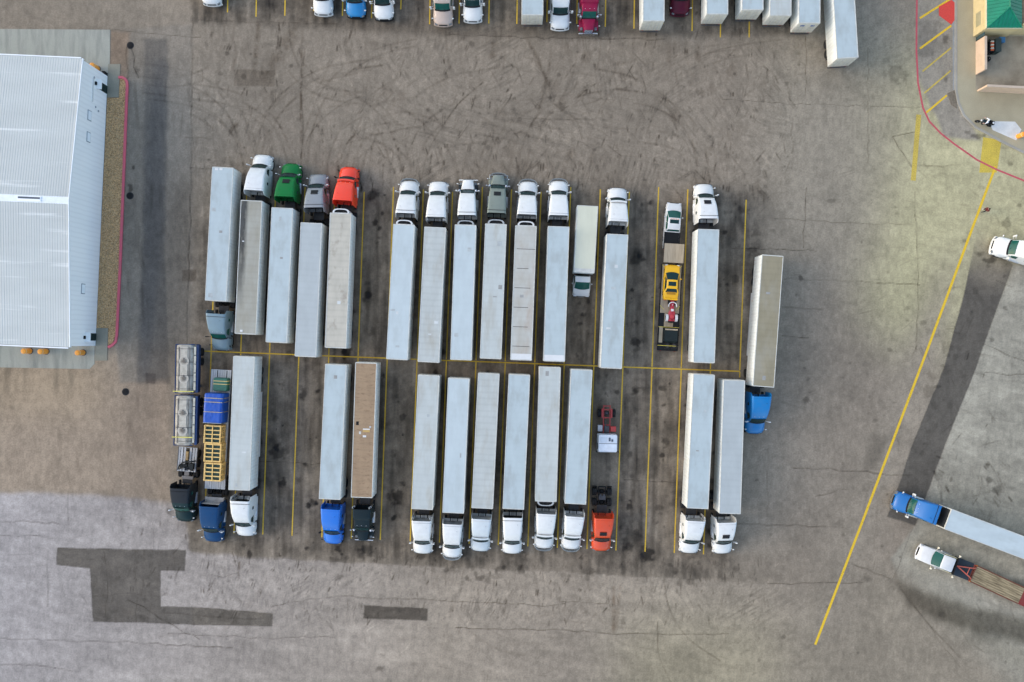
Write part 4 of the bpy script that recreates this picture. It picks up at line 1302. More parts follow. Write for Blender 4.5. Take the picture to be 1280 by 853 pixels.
G_POST = 'orange guard posts around the white shed'
guard_post('orange guard post, leftmost of three below the white shed', 37.5, 439, G_POST)
guard_post('orange guard post, middle one of three below the white shed', 58, 439.5, G_POST)
guard_post('orange guard post, nearest the lower door slab of the white shed', 104, 441, G_POST)
guard_post('orange guard post at the top corner of the white shed', 122, 86.5, G_POST)
guard_post('orange guard post at the end of the whitened slab by the motorcycle', 1272, 171, 'orange guard posts by the shop', 1.4, .3)


def manhole(label, px, py, r=.42):
    x, y = P(px, py)
    t = thing('manhole_cover', label, 'manhole cover', (x, y), 0, 'manhole covers in the lane')
    b = MB(); b.rev([(-.02, r * 1.12), (.004, r * 1.12), (.012, r), (.016, r * .98)], 'z', 20); b.build('rim', paint((.05, .048, .046), .8, .2, coat=0), t)
    b = MB(); b.rev([(-.01, r * .93), (.014, r * .93), (.02, r * .9)], 'z', 20)
    for k in range(5): b.box(-r * .6, r * .6, -r * .55 + k * r * .27 - .015, -r * .55 + k * r * .27 + .015, .019, .026)
    b.build('lid', paint((.016, .016, .017), .8, .2, coat=0), t)


manhole('round black manhole cover with a crack trailing below it', 163, 57)
manhole('round black manhole cover in the lane halfway along the red kerb', 162.5, 245)
manhole('round black manhole cover below the shed, left of the tank trailers', 157, 490)

# ================================================================ shop with the green hipped roof
SH = thing('shop_building', 'cream shop with a green hipped metal roof and brown flat wing', 'shop', (57.6, 38.0), 0)
CREAM = surf('cream_stucco', (.62, .49, .25), (.54, .43, .215), .4, .75, 1.5, rough=.85)
b = MB(); b.box(0, 4.15, 0, 16, 0, 3.1); b.build('wall', CREAM, SH, smooth=0)
b = MB(); b.box(4.15, 20, .25, 16, 0, 2.9); b.build('wall', CREAM, SH, smooth=0)
GREEN = surf('green_roof_metal', (.0, .185, .098), (.0, .14, .075), .4, .75, .8, (1, 1, 1), .4)
b = MB(); e = .06; rx = 2.05; rzv = 4.3; ry = 2.0
c = [(-e, -e, 3.12), (4.15 + e, -e, 3.12), (4.15 + e, 16, 3.12), (-e, 16, 3.12), (rx, ry, rzv), (rx, 16, rzv)]
b.add(c, [(0, 1, 4), (1, 2, 5, 4), (3, 0, 4, 5), (2, 3, 5), (3, 2, 1, 0)])
for k in range(38):   # standing seams
    y = .15 + k * .42
    t0 = min(1.0, max(.02, y / ry))
    for s in (0, 1):
        x0 = -e if s == 0 else 4.15 + e
        xe = x0 + (rx - x0) * t0; ze = 3.12 + (rzv - 3.12) * t0
        b.loft([[(x0, y - .025, 3.12), (x0, y - .025, 3.17), (x0, y + .025, 3.17), (x0, y + .025, 3.12)],
                [(xe, y - .025, ze), (xe, y - .025, ze + .05), (xe, y + .025, ze + .05), (xe, y + .025, ze)]])
for k in range(9):
    x = .25 + k * .45
    t0 = 1 - abs(x - rx) / (rx + e)
    b.loft([[(x - .025, -e, 3.12), (x - .025, -e, 3.17), (x + .025, -e, 3.17), (x + .025, -e, 3.12)],
            [(x - .025, -e + (ry + e) * t0, 3.12 + (rzv - 3.12) * t0), (x - .025, -e + (ry + e) * t0, 3.17 + (rzv - 3.12) * t0), (x + .025, -e + (ry + e) * t0, 3.17 + (rzv - 3.12) * t0), (x + .025, -e + (ry + e) * t0, 3.12 + (rzv - 3.12) * t0)]])
rf = b.build('roof', GREEN, SH, smooth=0)
b = MB(); b.tube([(rx, ry, rzv + .03), (rx, 16, rzv + .03)], .07); b.tube([(-e, -e, 3.16), (rx, ry, rzv + .04)], .06); b.tube([(4.15 + e, -e, 3.16), (rx, ry, rzv + .04)], .06)
b.build('ridge_cap', GREEN, rf)
b = MB()
for x0, x1, y0, y1 in ((-.10, 4.25, -.10, -.065), (-.10, -.065, -.10, 16)): b.box(x0, x1, y0, y1, 2.92, 3.14)
b.build('fascia', surf('pale_fascia', (.62, .56, .38), (.55, .5, .33)), SH, smooth=0)
b = MB(); b.box(4.3, 20, .5, 16, 2.9, 2.96); b.build('flat_roof', surf('brown_roofing', (.20, .135, .075), (.14, .095, .055), rough=.95, grain=.1), SH, smooth=0)
b = MB(); b.box(4.3, 20, .25, .45, 2.9, 3.25); b.build('parapet', CREAM, SH, smooth=0)
b = MB(); b.box(-.04, .0, .9, 2.6, .75, 1.75, .01); f = b.build('wall_panel', paint((.36, .32, .18), .7, .1), SH)
b = MB(); b.box(-.06, 0, 0, 16, 2.15, 2.27, .01); b.build('string_course', CREAM, SH)
b = MB(); b.box(-.30, -.02, .4, 4.5, 0.0, .5); 
PINK = surf('buff_stucco', (.62, .45, .31), (.53, .385, .26), .4, .75, 1.2, rough=.88)


def low_wall(label, pts, h, th):
    t = thing('low_wall', label, 'wall', (pts[0][0], pts[0][1]), 0, 'buff yard walls')
    a = Vector(pts[0]); c = Vector(pts[1]); d = (c - a).normalized(); n = Vector((-d.y, d.x)) * th / 2
    def rect(e): return [tuple(p - a) for p in (a + n * e - d * .0, c + n * e, c - n * e, a - n * e)]
    b = MB(); b.prism(rect(1), 0, h - .08); b.build('wall_face', PINK, t, smooth=0)
    b = MB(); b.prism(rect(1.25), h - .08, h); b.build('coping', surf('wall_coping', (.50, .40, .30), (.40, .32, .24), rough=.9), t, smooth=0)


low_wall('upright buff yard wall running down from the cream shop', [(58.0, 37.35), (58.0, 33.25)], 2.15, .22)
low_wall('level buff yard wall at the bottom of the shop yard', [(58.1, 31.25), (68, 30.75)], 2.25, .22)
t = thing('yard_gate', 'dark slate gate leaf between the shop and the yard wall', 'gate', (57.95, 37.4))
b = MB(); b.box(-.03, .03, 0, .52, .1, 1.95, .01); b.build('leaf', paint((.05, .085, .09), .5, .1), t)
b = MB(); b.box(-.05, .05, .0, .07, 0, 2.05, .01); b.build('post', M_dark, t)
t = thing('storage_rack', 'dark rack of orange and white items against the yard wall', 'rack', (59.25, 36.45))
b = MB()
for x in (-.3, .3):
    for y in (-.75, .75): b.box(x - .03, x + .03, y - .03, y + .03, 0, 1.3)
for z in (.15, .7, 1.2): b.box(-.3, .3, -.75, .75, z, z + .03)
b.build('frame', M_dark, t)
for k in range(6):
    b = MB(); b.box(-.2, .18, -.62 + k * .21, -.48 + k * .21, 1.235, 1.45, .03); b.build('canister', paint([(.6, .12, .03), (.7, .65, .5)][k % 2], .5, .1), t)
t = thing('equipment_cabinet', 'dark green cabinet beside the rack in the shop yard', 'cabinet', (60.05, 36.6))
b = MB(); b.box(-.33, .33, -.85, .75, .06, 1.25, .03); b.build('body', paint((.02, .04, .035), .5, .1), t)
b = MB(); b.box(-.36, .36, -.88, .78, 1.25, 1.31, .02); b.build('lid', paint((.035, .05, .045), .5, .1), t)
t = thing('waste_bin', 'blue bin against the cream shop wall', 'bin', (60.7, 37.3))
b = MB(); b.loft([[(-x, -y, z), (x, -y, z), (x, y, z), (-x, y, z)] for x, y, z in ((.25, .25, .04), (.33, .33, .95))]); b.build('body', paint((.01, .10, .22), .5, .1), t)
b = MB(); b.box(-.36, .36, -.36, .36, .95, 1.02, .03); b.build('lid', paint((.015, .13, .28), .5, .1), t)
t = thing('refuse_sack', 'black refuse sack lying below the rack', 'sack', (59.35, 35.15, .12))
b = MB(); b.rev([(0, .2), (.12, .33), (.3, .30), (.45, .12), (.52, .05), (.6, .09)], 'z', 9); b.build('bag', M_black, t)
b = MB(); b.rev([(.48, .06), (.5, .075), (.53, .06)], 'z', 9); b.build('tie', M_alu, t)


# ================================================================ cars and pickups
def quad_panel(b, c, fx0, fx1, fy0, fy1, off=.012, th=.03):
    """a pane on the bilinear face c (bl, br, tr, tl), lying proud of it"""
    c = [Vector(p) for p in c]
    def at(s, t): return (c[0] * (1 - s) + c[1] * s) * (1 - t) + (c[3] * (1 - s) + c[2] * s) * t
    n = (c[1] - c[0]).cross(c[3] - c[0]).normalized()
    q = [at(fx0, fy0), at(fx1, fy0), at(fx1, fy1), at(fx0, fy1)]
    b.loft([[tuple(p + n * off) for p in q], [tuple(p - n * th) for p in q]])


def car(root, m, w, L, z0, belt, hood, screen, roofr, tail_d, roofz, nosez=.75, roof_in=.16, sides=2, mg=None, sunroof=False, side_in=.16,
        wheels='car', wy=(.85, 3.6), wr=.33, lightm=None, bumper=None):
    """body along -Y from the nose; hood/screen/roofr/tail_d are distances behind the nose"""
    mg = mg or M_glass
    b = MB(); h = w / 2
    st = [(0.0, .60, .38, nosez * .84), (.06, .76, .34, nosez * .92), (.18, .88, .30, nosez * .97), (.5, .97, .24, nosez + (belt - nosez) * .45), (hood, 1.0, .24, belt), (screen, 1.0, .24, belt + .02),
          (L * .8, 1.0, .26, belt + .01), (L - .15, .93, .32, belt - .05), (L, .85, .42, belt - .14)]
    rings = []
    for d, f, zb, zt in st:
        rings.append([(x, -d - (.20 if d < .05 else .13 if d < .3 else .04 if d < .6 else 0) * (x / h) ** 2 + (.05 * (x / h) ** 2 if d > L - .2 else 0), z) for x, z in prof(h * f, h * f * .96, zb + z0, zt, .14)])
    b.loft(rings); body = b.build('body', m, root)
    g = MB()
    bx, tx = h * .93, h * .93 - side_in
    bt = [(-bx, -tail_d, belt - .02), (bx, -tail_d, belt - .02), (bx * .95, -hood, belt - .02), (-bx * .95, -hood, belt - .02)]
    tp = [(-tx, -roofr, roofz), (tx, -roofr, roofz), (tx * .97, -screen, roofz), (-tx * .97, -screen, roofz)]
    def ch(q, k, dz=0):
        o = []
        for i in range(4):
            p = Vector(q[i]); pr = Vector(q[i - 1]); nx_ = Vector(q[(i + 1) % 4])
            o += [tuple(p + (pr - p).normalized() * k + Vector((0, 0, dz))), tuple(p + (nx_ - p).normalized() * k + Vector((0, 0, dz)))]
        return o
    cx_ = Vector((0, -(screen + roofr) / 2, roofz))
    tp2 = [tuple(Vector(p) + (cx_ - Vector(p)) * .12 + Vector((0, 0, .05))) for p in tp]
    g.loft([ch(bt, .05), ch(tp, .09), ch(tp2, .1)]); cab = g.build('cab', m, root)
    p = MB(); rws = []
    for k in range(5):
        tt_ = .08 + .86 * k / 4; rw = []
        for j in range(9):
            f_ = -1 + 2 * j / 8; xx = f_ * (bx * .95 * (1 - tt_) + tx * .97 * tt_) * .95
            rw.append((xx, -hood + (hood - screen) * tt_ + (.17 * (1 - tt_) + .07 * tt_) * (1 - f_ ** 2) + .02, belt - .02 + (roofz - belt + .02) * tt_ + .015))
        rws.append(rw + [(x_, y_ - .30 * (1 - .5 * tt_), z_ - .03) for x_, y_, z_ in rw[::-1]])
    p.loft(rws); p.build('windscreen', mg, root)
    p = MB(); quad_panel(p, (bt[0], bt[1], tp[1], tp[0]), .08, .92, .2, .9); p.build('rear_window', mg, root)
    for s, f in ((1, (bt[1], bt[2], tp[2], tp[1])), (-1, (bt[3], bt[0], tp[0], tp[3]))):
        for k in range(sides):
            p = MB(); a = .05 + .9 * k / sides; e = .05 + .9 * (k + 1) / sides - .03
            quad_panel(p, f, a, e, .18, .90); p.build('side_window', mg, root)
    if sunroof:
        p = MB(); p.box(-tx * .72, tx * .72, -sunroof[1], -sunroof[0], roofz + .02, roofz + .062, .01); p.build('roof_window', M_glass, root)
    for s in (-1, 1):
        for y in wy: add_wheel(root, s * (h - .12), -y, wheels, wr)
        p = MB(); p.box(s * h * .72 - .17, s * h * .72 + .17, -.14, -.01, nosez * .72, nosez * .88, .03); p.build('headlight', M_lamp, root)
        p = MB(); p.box(s * h * .7 - .15, s * h * .7 + .15, -L + .02, -L - .02, belt - .38, belt - .24, .015); p.build('tail_light', M_red_lamp, root)
        p = MB(); p.box(s * (h + .08) - .09, s * (h + .08) + .09, -screen + .12, -screen + .26, belt + .02, belt + .2, .03); p.build('mirror', m, root)
    p = MB(); xs_ = [-h * .95 + h * 1.9 * j / 10 for j in range(11)]
    cv = lambda x_: .05 - .26 * (abs(x_) / h) ** 2.2
    p.loft([[(x_, cv(x_) - o_, zz) for x_ in xs_] + [(x_, cv(x_) - .2 - o_, zz) for x_ in xs_[::-1]] for zz, o_ in ((.32 + z0 * .5, .04), (.37 + z0 * .5, 0), (.52 + z0 * .5, 0), (.58 + z0 * .5, .04))])
    p.build('bumper', bumper or m, root)
    p = MB(); p.box(-h * .5, h * .5, -.06, .012, .58 + z0 * .5, nosez * .86, .01); p.build('grille', M_dark, root)
    return body


# ---- white crew-cab flatbed truck with the red trailer
n = P(1147.3, 689.3, .9); q = P(1186.5, 705.2, 1.9)
rz = heading(n, q)
T = thing('flatbed_truck', 'white crew-cab flatbed truck towing the red flat trailer', 'truck', n, rz)
car(T, M_white, 2.1, 4.3, .25, 1.32, 1.75, 2.62, 4.12, 4.28, 2.05, 1.12, sides=2, mg=M_glass_green, side_in=.10, wheels='small', wy=(1.05,), wr=.38, bumper=paint((.6, .61, .62), .3, .05))
b = MB(); b.box(-1.12, 1.12, -7.0, -4.45, .98, 1.08, .02); b.build('flat_bed', paint((.028, .042, .055), .5, .2, coat=0), T)
b = MB(); b.box(-1.1, 1.1, -4.52, -4.42, 1.05, 2.0, .02); b.box(-1.0, 1.0, -4.43, -4.41, 1.3, 1.9); b.build('headache_rack', M_dark, T)
b = MB()
for s in (-1, 1): b.box(s * .42 - .05, s * .42 + .05, -6.95, -.6, .66, .96, .01)
b.build('chassis', M_dark, T)
for s in (-1, 1): add_wheel(T, s * .82, -5.6, 'dual', .51)
b = MB(); b.box(-.18, .18, -4.78, -4.52, 1.08, 1.38, .03); b.build('beacon', paint((.75, .30, .02), .4, .1), T)
for s in (-1, 1):
    for y, z in ((-1.9, 1.5), (-4.45, 2.0)):
        b = MB(); b.tube([(s * 1.02, y, z - .2), (s * 1.32, y, z)], .025); b.box(s * 1.36 - .1, s * 1.36 + .1, y - .05, y + .06, z - .15, z + .2, .03); b.build('mirror' if y > -3 else 'work_lamp', paint((.75, .70, .55), .3, .05), T)
    b = MB(); b.tube([(s * 1.05, -2.4, .75), (s * 1.12, -3.2, .62), (s * 1.08, -4.2, .75)], .04); b.build('step_bar', M_alu, T)
    b = MB(); b.tube([(s * .98, -2.7, 2.0), (s * 1.0, -4.2, 2.0)], .03); b.build('roof_rail', paint((.70, .62, .35), .4, .1), T)
f = P(1217.3, 717.3, .95); q = P(1277, 745, .95)
rz = heading(f, q); L2 = math.hypot(f[0] - q[0], f[1] - q[1])
T = thing('flatbed_trailer', 'red gooseneck trailer with weathered plank deck behind the white crew-cab truck', 'flatbed trailer', f, rz)
WOOD = surf('weathered_planks', (.37, .295, .17), (.13, .095, .05), .38, .66, 1.3, (4.0, .45, 1), .85, detail=8, wave=1.15, wave_amt=.30, wave_axis='X')
RED = paint((.42, .06, .035), .55, .15, coat=0)
b = MB()
for k in range(8): b.box(-.98 + k * .245, -.98 + k * .245 + .235, -L2, 0, .90, .955 + .006 * (k % 3), .008)
b.build('deck', WOOD, T)
b = MB()
for s in (-1, 1): b.box(s * 1.06 - .07, s * 1.06 + .07, -L2, .12, .72, .98, .015)
b.box(-1.1, 1.1, .0, .14, .7, 1.0, .015)
for k in range(7): b.box(-1.0, 1.0, -L2 * k / 6.5 - .2, -L2 * k / 6.5 - .1, .74, .88)
b.build('frame', paint((.17, .06, .035), .6, .2, coat=0), T)
b = MB()
for s in (-1, 1): b.tube([(s * .75, .05, .95), (s * .6, .5, 1.3), (0, 2.55, 1.42)], .075, 8)
b.tube([(0, 2.5, 1.45), (0, 2.5, 1.02)], .09, 8); b.tube([(-.45, 1.0, 1.36), (.45, 1.0, 1.36)], .05)
b.build('gooseneck', paint((.55, .10, .055), .5, .12, coat=0), T)
b = MB()
for k in range(6): b.box(-1.05, 1.05, .18 + k * .09, .22 + k * .09, .82, .86)
for s in (-1, 1): b.box(s * 1.0 - .06, s * 1.0 + .06, .14, .75, .72, .9)
b.build('front_rack', RED, T)
b = MB(); b.box(-1.1, 1.1, -L2 - 1.6, -L2 - .02, .70, .96, .02); b.build('rear_ramp', paint((.22, .022, .02), .6, .2, coat=0), T)
for y in (-L2 + 1.2, -L2 + .3, -L2 - .6):
    for s in (-1, 1): add_wheel(T, s * .78, y, 'small', .38)
b = MB()
for s in (-1, 1): b.box(s * .5 - .06, s * .5 + .06, -L2 - .8, -L2 + 2, .45, .72); 
b.build('undercarriage', M_dark, T)
for s, y in ((-1, .05), (1, .05)):
    b = MB(); b.box(s * 1.06 - .05, s * 1.06 + .05, y, y + .09, .98, 1.05, .01); b.build('marker_light', M_amber, T)

# ---- white pickup in the stall with its gooseneck car trailer
n = P(842.8, 254.0, .8); q = P(841.9, 287.6, 1.95)
rz = heading(n, q) + .01
T = thing('pickup_truck', 'white pickup with dark bed hitched to the yellow car trailer', 'pickup', n, rz)
car(T, M_white, 2.0, 5.85, .2, 1.18, 1.10, 2.05, 3.45, 3.62, 1.93, .98, sides=2, mg=M_glass_green, sunroof=(2.25, 2.72), side_in=.16, wheels='small', wy=(1.0, 4.5), wr=.38)
b = MB()
for s in (-1, 1): b.box(s * .93 - .06, s * .93 + .06, -5.8, -3.7, 1.1, 1.26, .02)
b.box(-.98, .98, -5.84, -5.74, 1.0, 1.25, .02); b.build('bed_rail', M_dark, T)
b = MB(); b.box(-.86, .86, -5.74, -3.7, 1.15, 1.20); b.build('bed_liner', M_black, T)
for s in (-1, 1):
    for k in (-.42, -.14, .14, .42):
        pass
for k in (-.45, -.22, 0, .22, .45):
    b = MB(); b.box(k - .06, k + .06, -2.20, -2.12, 1.95, 2.03, .015); b.build('roof_light', M_amber, T)
f = P(843.2, 304.8, 1.62); q = P(834.3, 438.0, .85)
rz = heading(f, q); L2 = math.hypot(f[0] - q[0], f[1] - q[1])
T = thing('car_trailer', 'long gooseneck trailer with timber deck carrying the yellow car', 'car trailer', q, rz)
PLY = surf('plywood', (.42, .34, .235), (.31, .25, .165), .35, .7, 1.5, (3.5, .4, 1), .85, wave=1.6, wave_amt=.12, wave_axis='X')
b = MB(); b.box(-1.22, 1.22, L2 - 2.35, L2, 1.55, 1.63, .012); b.build('raised_deck', PLY, T)
b = MB()
for s in (-1, 1): b.box(s * .5 - .06, s * .5 + .06, L2 - 2.4, L2 + .1, 1.37, 1.55, .01); b.box(s * .5 - .06, s * .5 + .06, L2 - 2.5, L2 - 2.36, .72, 1.55, .01)
b.box(-.08, .08, L2 - .5, L2 - .3, 1.22, 1.40); b.build('gooseneck', M_dark, T)
b = MB(); b.box(-1.18, 1.18, 4.6, L2 - 2.55, .80, .86, .01); b.build('main_deck', PLY, T)
b = MB(); b.box(-1.22, 1.22, 0, 4.58, .78, .85, .01); b.build('steel_deck', paint((.018, .02, .022), .6, .2, coat=0), T)
b = MB(); b.box(-.62, .5, 2.9, 4.58, .85, .872, .004); b.build('deck_planks', PLY, T)
b = MB(); b.box(-1.16, -.72, .9, 2.9, .85, .90, .01); b.build('deck_board', surf('grey_board', (.36, .31, .22), (.27, .23, .16), rough=.9), T)
b = MB()
for s in (-1, 1):
    b.box(s * 1.24 - .05, s * 1.24 + .05, 0, L2 - 2.5, .62, .86, .01)
    for k in range(8): b.box(s * 1.31 - .03, s * 1.31 + .03, .6 + k * 1.25, .72 + k * 1.25, .66, .84)
b.box(-1.25, 1.25, -.08, .03, .6, .84, .01); b.build('frame', M_dark, T)
for y in (2.6, 3.55):
    for s in (-1, 1): add_wheel(T, s * .95, y, 'small', .38)
b = MB(); b.box(-.6, .6, 1.9, 4.2, .4, .62); b.build('undercarriage', M_dark, T)
for s in (-1, 1):
    b = MB(); b.box(s * .9 - .12, s * .9 + .12, -.11, -.08, .66, .76, .01); b.build('tail_light', M_red_lamp, T)
ct_rz = rz; ct_o = q


def on_trailer(x, y):
    c_, s_ = math.cos(ct_rz), math.sin(ct_rz)
    return (ct_o[0] + x * c_ - y * s_, ct_o[1] + x * s_ + y * c_)


nn = P(840.9, 331.0, 1.5); tl = P(838.3, 375.6, 1.7)
YC = thing('yellow_car', 'bright yellow sports car strapped on the timber trailer deck', 'car', (nn[0], nn[1], .86), heading(nn, tl))
MY = paint((.84, .45, .0), .25, .03)
car(YC, MY, 1.95, 4.4, .0, .86, 1.05, 1.95, 2.95, 3.55, 1.22, .64, sides=1, sunroof=(2.15, 2.68), side_in=.24, wy=(.85, 3.5), wr=.33)
b = MB()
for k in range(5): b.box(-.55, .55, -3.35 - k * .09, -3.30 - k * .09, .93, .965 - k * .004)
b.build('louvre', paint((.42, .2, .0), .4, .05), YC)
b = MB(); b.box(-.85, .85, -4.36, -4.18, .92, .97, .02); b.build('spoiler', MY, YC)
for s in (-1, 1):
    for y in (L2 - 3.1, 5.0):
        p = [on_trailer(s * .75, y), on_trailer(s * 1.22, y + .5)]
        b = MB(); b.tube([(*p[0], 1.15), (*p[1], .88)], .025)
        tag(b.build('ratchet_strap', paint((.75, .62, .08), .6, .1), None),
            {(-1, 1): 'yellow strap at the front left of the yellow car', (1, 1): 'yellow strap at the front right of the yellow car',
             (-1, 0): 'yellow strap at the rear left of the yellow car', (1, 0): 'yellow strap at the rear right of the yellow car'}[(s, int(y > 7))], 'strap', 'yellow straps on the car trailer')
# red and white ride-on tractor, nose to the car
x, y = P(839.8, 384.0, 1.3)
RT = thing('ride_on_tractor', 'small red and white tractor between the yellow car and black box', 'tractor', (x, y, .87), ct_rz)
MR = paint((.42, .012, .03), .35, .06)
b = MB(); b.loft([[(x_ * k, yy, z) for x_, z in half([(.2, .35), (.24, .62), (.18, .78), (0, .82)])] for yy, k in ((.75, .75), (.6, 1), (-.35, 1.1))]); b.build('hood', MR, RT)
b = MB(); b.loft([[(x_ * k, yy, z) for x_, z in half([(.38, .38), (.42, .6), (.3, .66), (0, .68)])] for yy, k in ((-.35, .6), (-.7, 1), (-1.75, 1.05))]); b.build('body', MR, RT)
b = MB(); b.rev([(0, .06), (.02, .24), (.1, .26), (.12, .1)], 'z', 14, (0, -1.2, .66)); b.box(-.22, .22, -1.62, -1.5, .68, 1.05, .05); b.build('seat', paint((.55, .03, .04), .5, .1), RT)
b = MB()
arc = [(.48 * math.cos(t), .15 + .42 * math.sin(t), .92) for t in [math.pi * k / 10 for k in range(11)]]
b.tube([(.5, .0, .9)] + arc + [(-.5, .0, .9)], .06); b.tube([(0, .0, .6), (0, .3, .92)], .04); b.build('front_hoop', M_white, RT)
b = MB()
for s in (-1, 1): b.tube([(s * .22, .7, .5), (s * .34, 1.15, .45), (s * .30, 1.55, .4)], .05)
b.tube([(-.36, 1.1, .45), (.36, 1.1, .45)], .05); b.tube([(-.3, 1.5, .4), (.3, 1.5, .4)], .06); b.box(-.3, .3, .75, 1.0, .3, .5, .03); b.build('front_frame', MR, RT)
b = MB(); b.box(-.18, .18, -.55, -.25, .78, .9, .04); b.build('dash_cover', M_white, RT)
b = MB(); b.box(-.36, .36, -1.95, -1.72, .3, .62, .04); b.build('rear_carrier', M_dark, RT)
for s in (-1, 1):
    add_wheel(RT, s * .55, -1.35, 'small', .38)
    b = MB(); b.loft([[(s * .42, -1.35 + .46 * math.cos(t), .38 + .46 * math.sin(t)), (s * .74, -1.35 + .46 * math.cos(t), .38 + .46 * math.sin(t)), (s * .74, -1.35 + .42 * math.cos(t), .38 + .42 * math.sin(t)), (s * .42, -1.35 + .42 * math.cos(t), .38 + .42 * math.sin(t))] for t in [.2 + 2.7 * k / 8 for k in range(9)]])
    b.build('fender', M_white, RT)
    w = place('wheel', ME_car, RT, (s * .38, .55, .33), (0, 0, 0 if s > 0 else math.pi)); place('rim', ME_rim_car, w)
b = MB(); b.tube([(-.38, .55, .33), (.38, .55, .33)], .04); b.build('axle', M_dark, RT)
# dark covered box, tyres, straps on the steel deck
x, y = P(839.3, 419.8, 2.0)
t = thing('equipment_box', 'black tarpaulin covered box on the rear of the car trailer', 'box', (x, y, .86), ct_rz)
b = MB(); b.box(-.82, .82, -.72, .72, .0, .95, .08); b.build('body', paint((.014, .022, .022), .5, .15), t)
b = MB(); b.box(-.66, .66, -.82, -.74, .2, .9, .03); b.build('end_panel', paint((.03, .05, .045), .5, .1), t)
b = MB(); b.box(-.78, .78, .66, .84, .95, 1.0, .01); b.build('board', PLY, t)
for k, (dx, lab) in enumerate(((-.42, 'spare black tyre at the tail of the car trailer, left one'), (.42, 'spare black tyre at the tail of the car trailer, right one'))):
    x, y = P(838.6 + dx * 10, 432.5, 1.2)
    t = thing('spare_tyre', lab, 'tyre', (x, y, .86), ct_rz, 'loose tyres on the car trailer')
    b = MB(); b.rev([(.0, .26), (.0, .42), (.1, .48), (.22, .48), (.3, .42), (.3, .26), (.22, .24), (.1, .24)], 'z', 18); b.build('tread', M_rubber, t)
    b = MB(); b.rev([(.08, .25), (.2, .25)], 'z', 14); b.build('rim', M_steel, t)
for yy, lab in ((2.85, 'yellow strap across the deck behind the red tractor'), (.55, 'yellow strap across the loose tyres at the trailer tail')):
    p = [on_trailer(-1.27, yy), on_trailer(-.85, yy), on_trailer(.85, yy), on_trailer(1.27, yy)]
    zz = 1.02 if yy > 1 else 1.24
    b = MB(); b.tube([(*p[0], .86), (*p[1], zz), (*p[2], zz), (*p[3], .86)], .03); tag(b.build('ratchet_strap', paint((.75, .62, .08), .6, .1), None), lab, 'strap', 'yellow straps on the car trailer')
# ---- stripped white cab on a red chassis
n = P(758.3, 565.5, 1.4); q = P(758.7, 509.0, .9)
rz = heading(n, q)
T = thing('cab_chassis_truck', 'small white cab truck with bare red chassis and no body', 'truck', n, rz)
ring = lambda w, d0, d1, z: [(-w, -d1, z), (w, -d1, z), (w, -d0, z), (-w, -d0, z)]
b = MB()
def rr_(x, d0, d1, z, c=.12): return [(-x + c, -d1, z), (x - c, -d1, z), (x, -d1 + c, z), (x, -d0 - c, z), (x - c, -d0, z), (-x + c, -d0, z), (-x, -d0 - c, z), (-x, -d1 + c, z)]
b.loft([rr_(1.16, .02, 2.25, .62), rr_(1.18, .0, 2.3, 1.5), rr_(1.16, .10, 2.28, 2.2), rr_(1.12, .22, 2.26, 2.62), rr_(1.02, .32, 2.18, 2.68)])
b.build('cab', paint((.74, .77, .80), .35, .10), T)
b = MB(); quad_panel(b, ((-1.16, -.06, 1.55), (1.16, -.06, 1.55), (1.12, -.24, 2.62), (-1.12, -.24, 2.62))[::1], .06, .94, .1, .9, .03); b.build('windscreen', M_glass, T)
b = MB(); b.box(-1.08, 1.08, -1.24, -1.19, 2.62, 2.70, .01); b.build('roof_seam', M_dark, T)
b = MB(); b.box(-.62, -.40, -1.75, -1.45, 2.66, 2.73, .02); b.box(-.30, -.08, -1.95, -1.5, 2.66, 2.72, .02); b.build('roof_hatch', paint((.10, .12, .15), .5, .1), T)
b = MB(); b.box(.15, .95, -2.0, -1.35, 2.66, 2.71, .03); b.build('roof_panel', paint((.62, .66, .70), .4, .1), T)
for s in (-1, 1):
    b = MB(); b.box(s * 1.17 - .03, s * 1.17 + .03, -1.2, -.45, 1.55, 2.2, .01); b.build('side_window', M_glass, T)
    place('mirror', mirror_mesh(M_black), T, (s * 1.14, -.2, 2.1), (0, 0, 0), (s * .6, 1, .7))
    b = MB(); b.box(s * .85 - .14, s * .85 + .14, -.02, .04, .75, .95, .02); b.build('headlight', M_lamp, T)
REDC = paint((.40, .035, .03), .5, .12, coat=0)
b = MB()
for s in (-1, 1): b.box(s * .40 - .06, s * .40 + .06, -5.75, -.6, .70, .95, .01)
for d in (2.6, 3.3, 4.2, 5.2, 5.65): b.box(-.36, .36, -d - .07, -d + .07, .72, .92, .01)
b.build('chassis', REDC, T)
b = MB(); b.box(-1.15, -.48, -3.15, -2.5, .55, 1.12, .04); b.build('battery_box', paint((.55, .045, .035), .45, .08), T)
b = MB(); b.box(.5, 1.1, -3.3, -2.5, .5, 1.0, .05); b.build('fuel_tank', M_alu, T)
b = MB(); b.box(-.3, .3, -3.2, -2.4, .75, 1.2, .06); b.tube([(.1, -2.5, 1.2), (.15, -3.2, 1.1), (.1, -3.9, .9)], .06); b.build('gearbox', M_steel, T)
for s in (-1, 1):
    add_wheel(T, s * .82, -4.75, 'dual'); add_wheel(T, s * .98, -1.0, 'steer')
    b = MB(); b.box(s * .58 - .09, s * .58 + .09, -5.35, -4.2, .95, 1.05, .01); b.build('spring_hanger', REDC, T)
b = MB(); b.rev([(-.3, .05), (-.15, .25), (.15, .25), (.3, .05)], 'x', 12, (0, -4.75, .51)); b.cyl((-.8, -4.75, .51), (.8, -4.75, .51), .1); b.build('axle', M_steel, T)
b = MB(); b.box(-1.1, 1.1, -.08, .06, .38, .62, .03); b.build('bumper', M_dark, T)

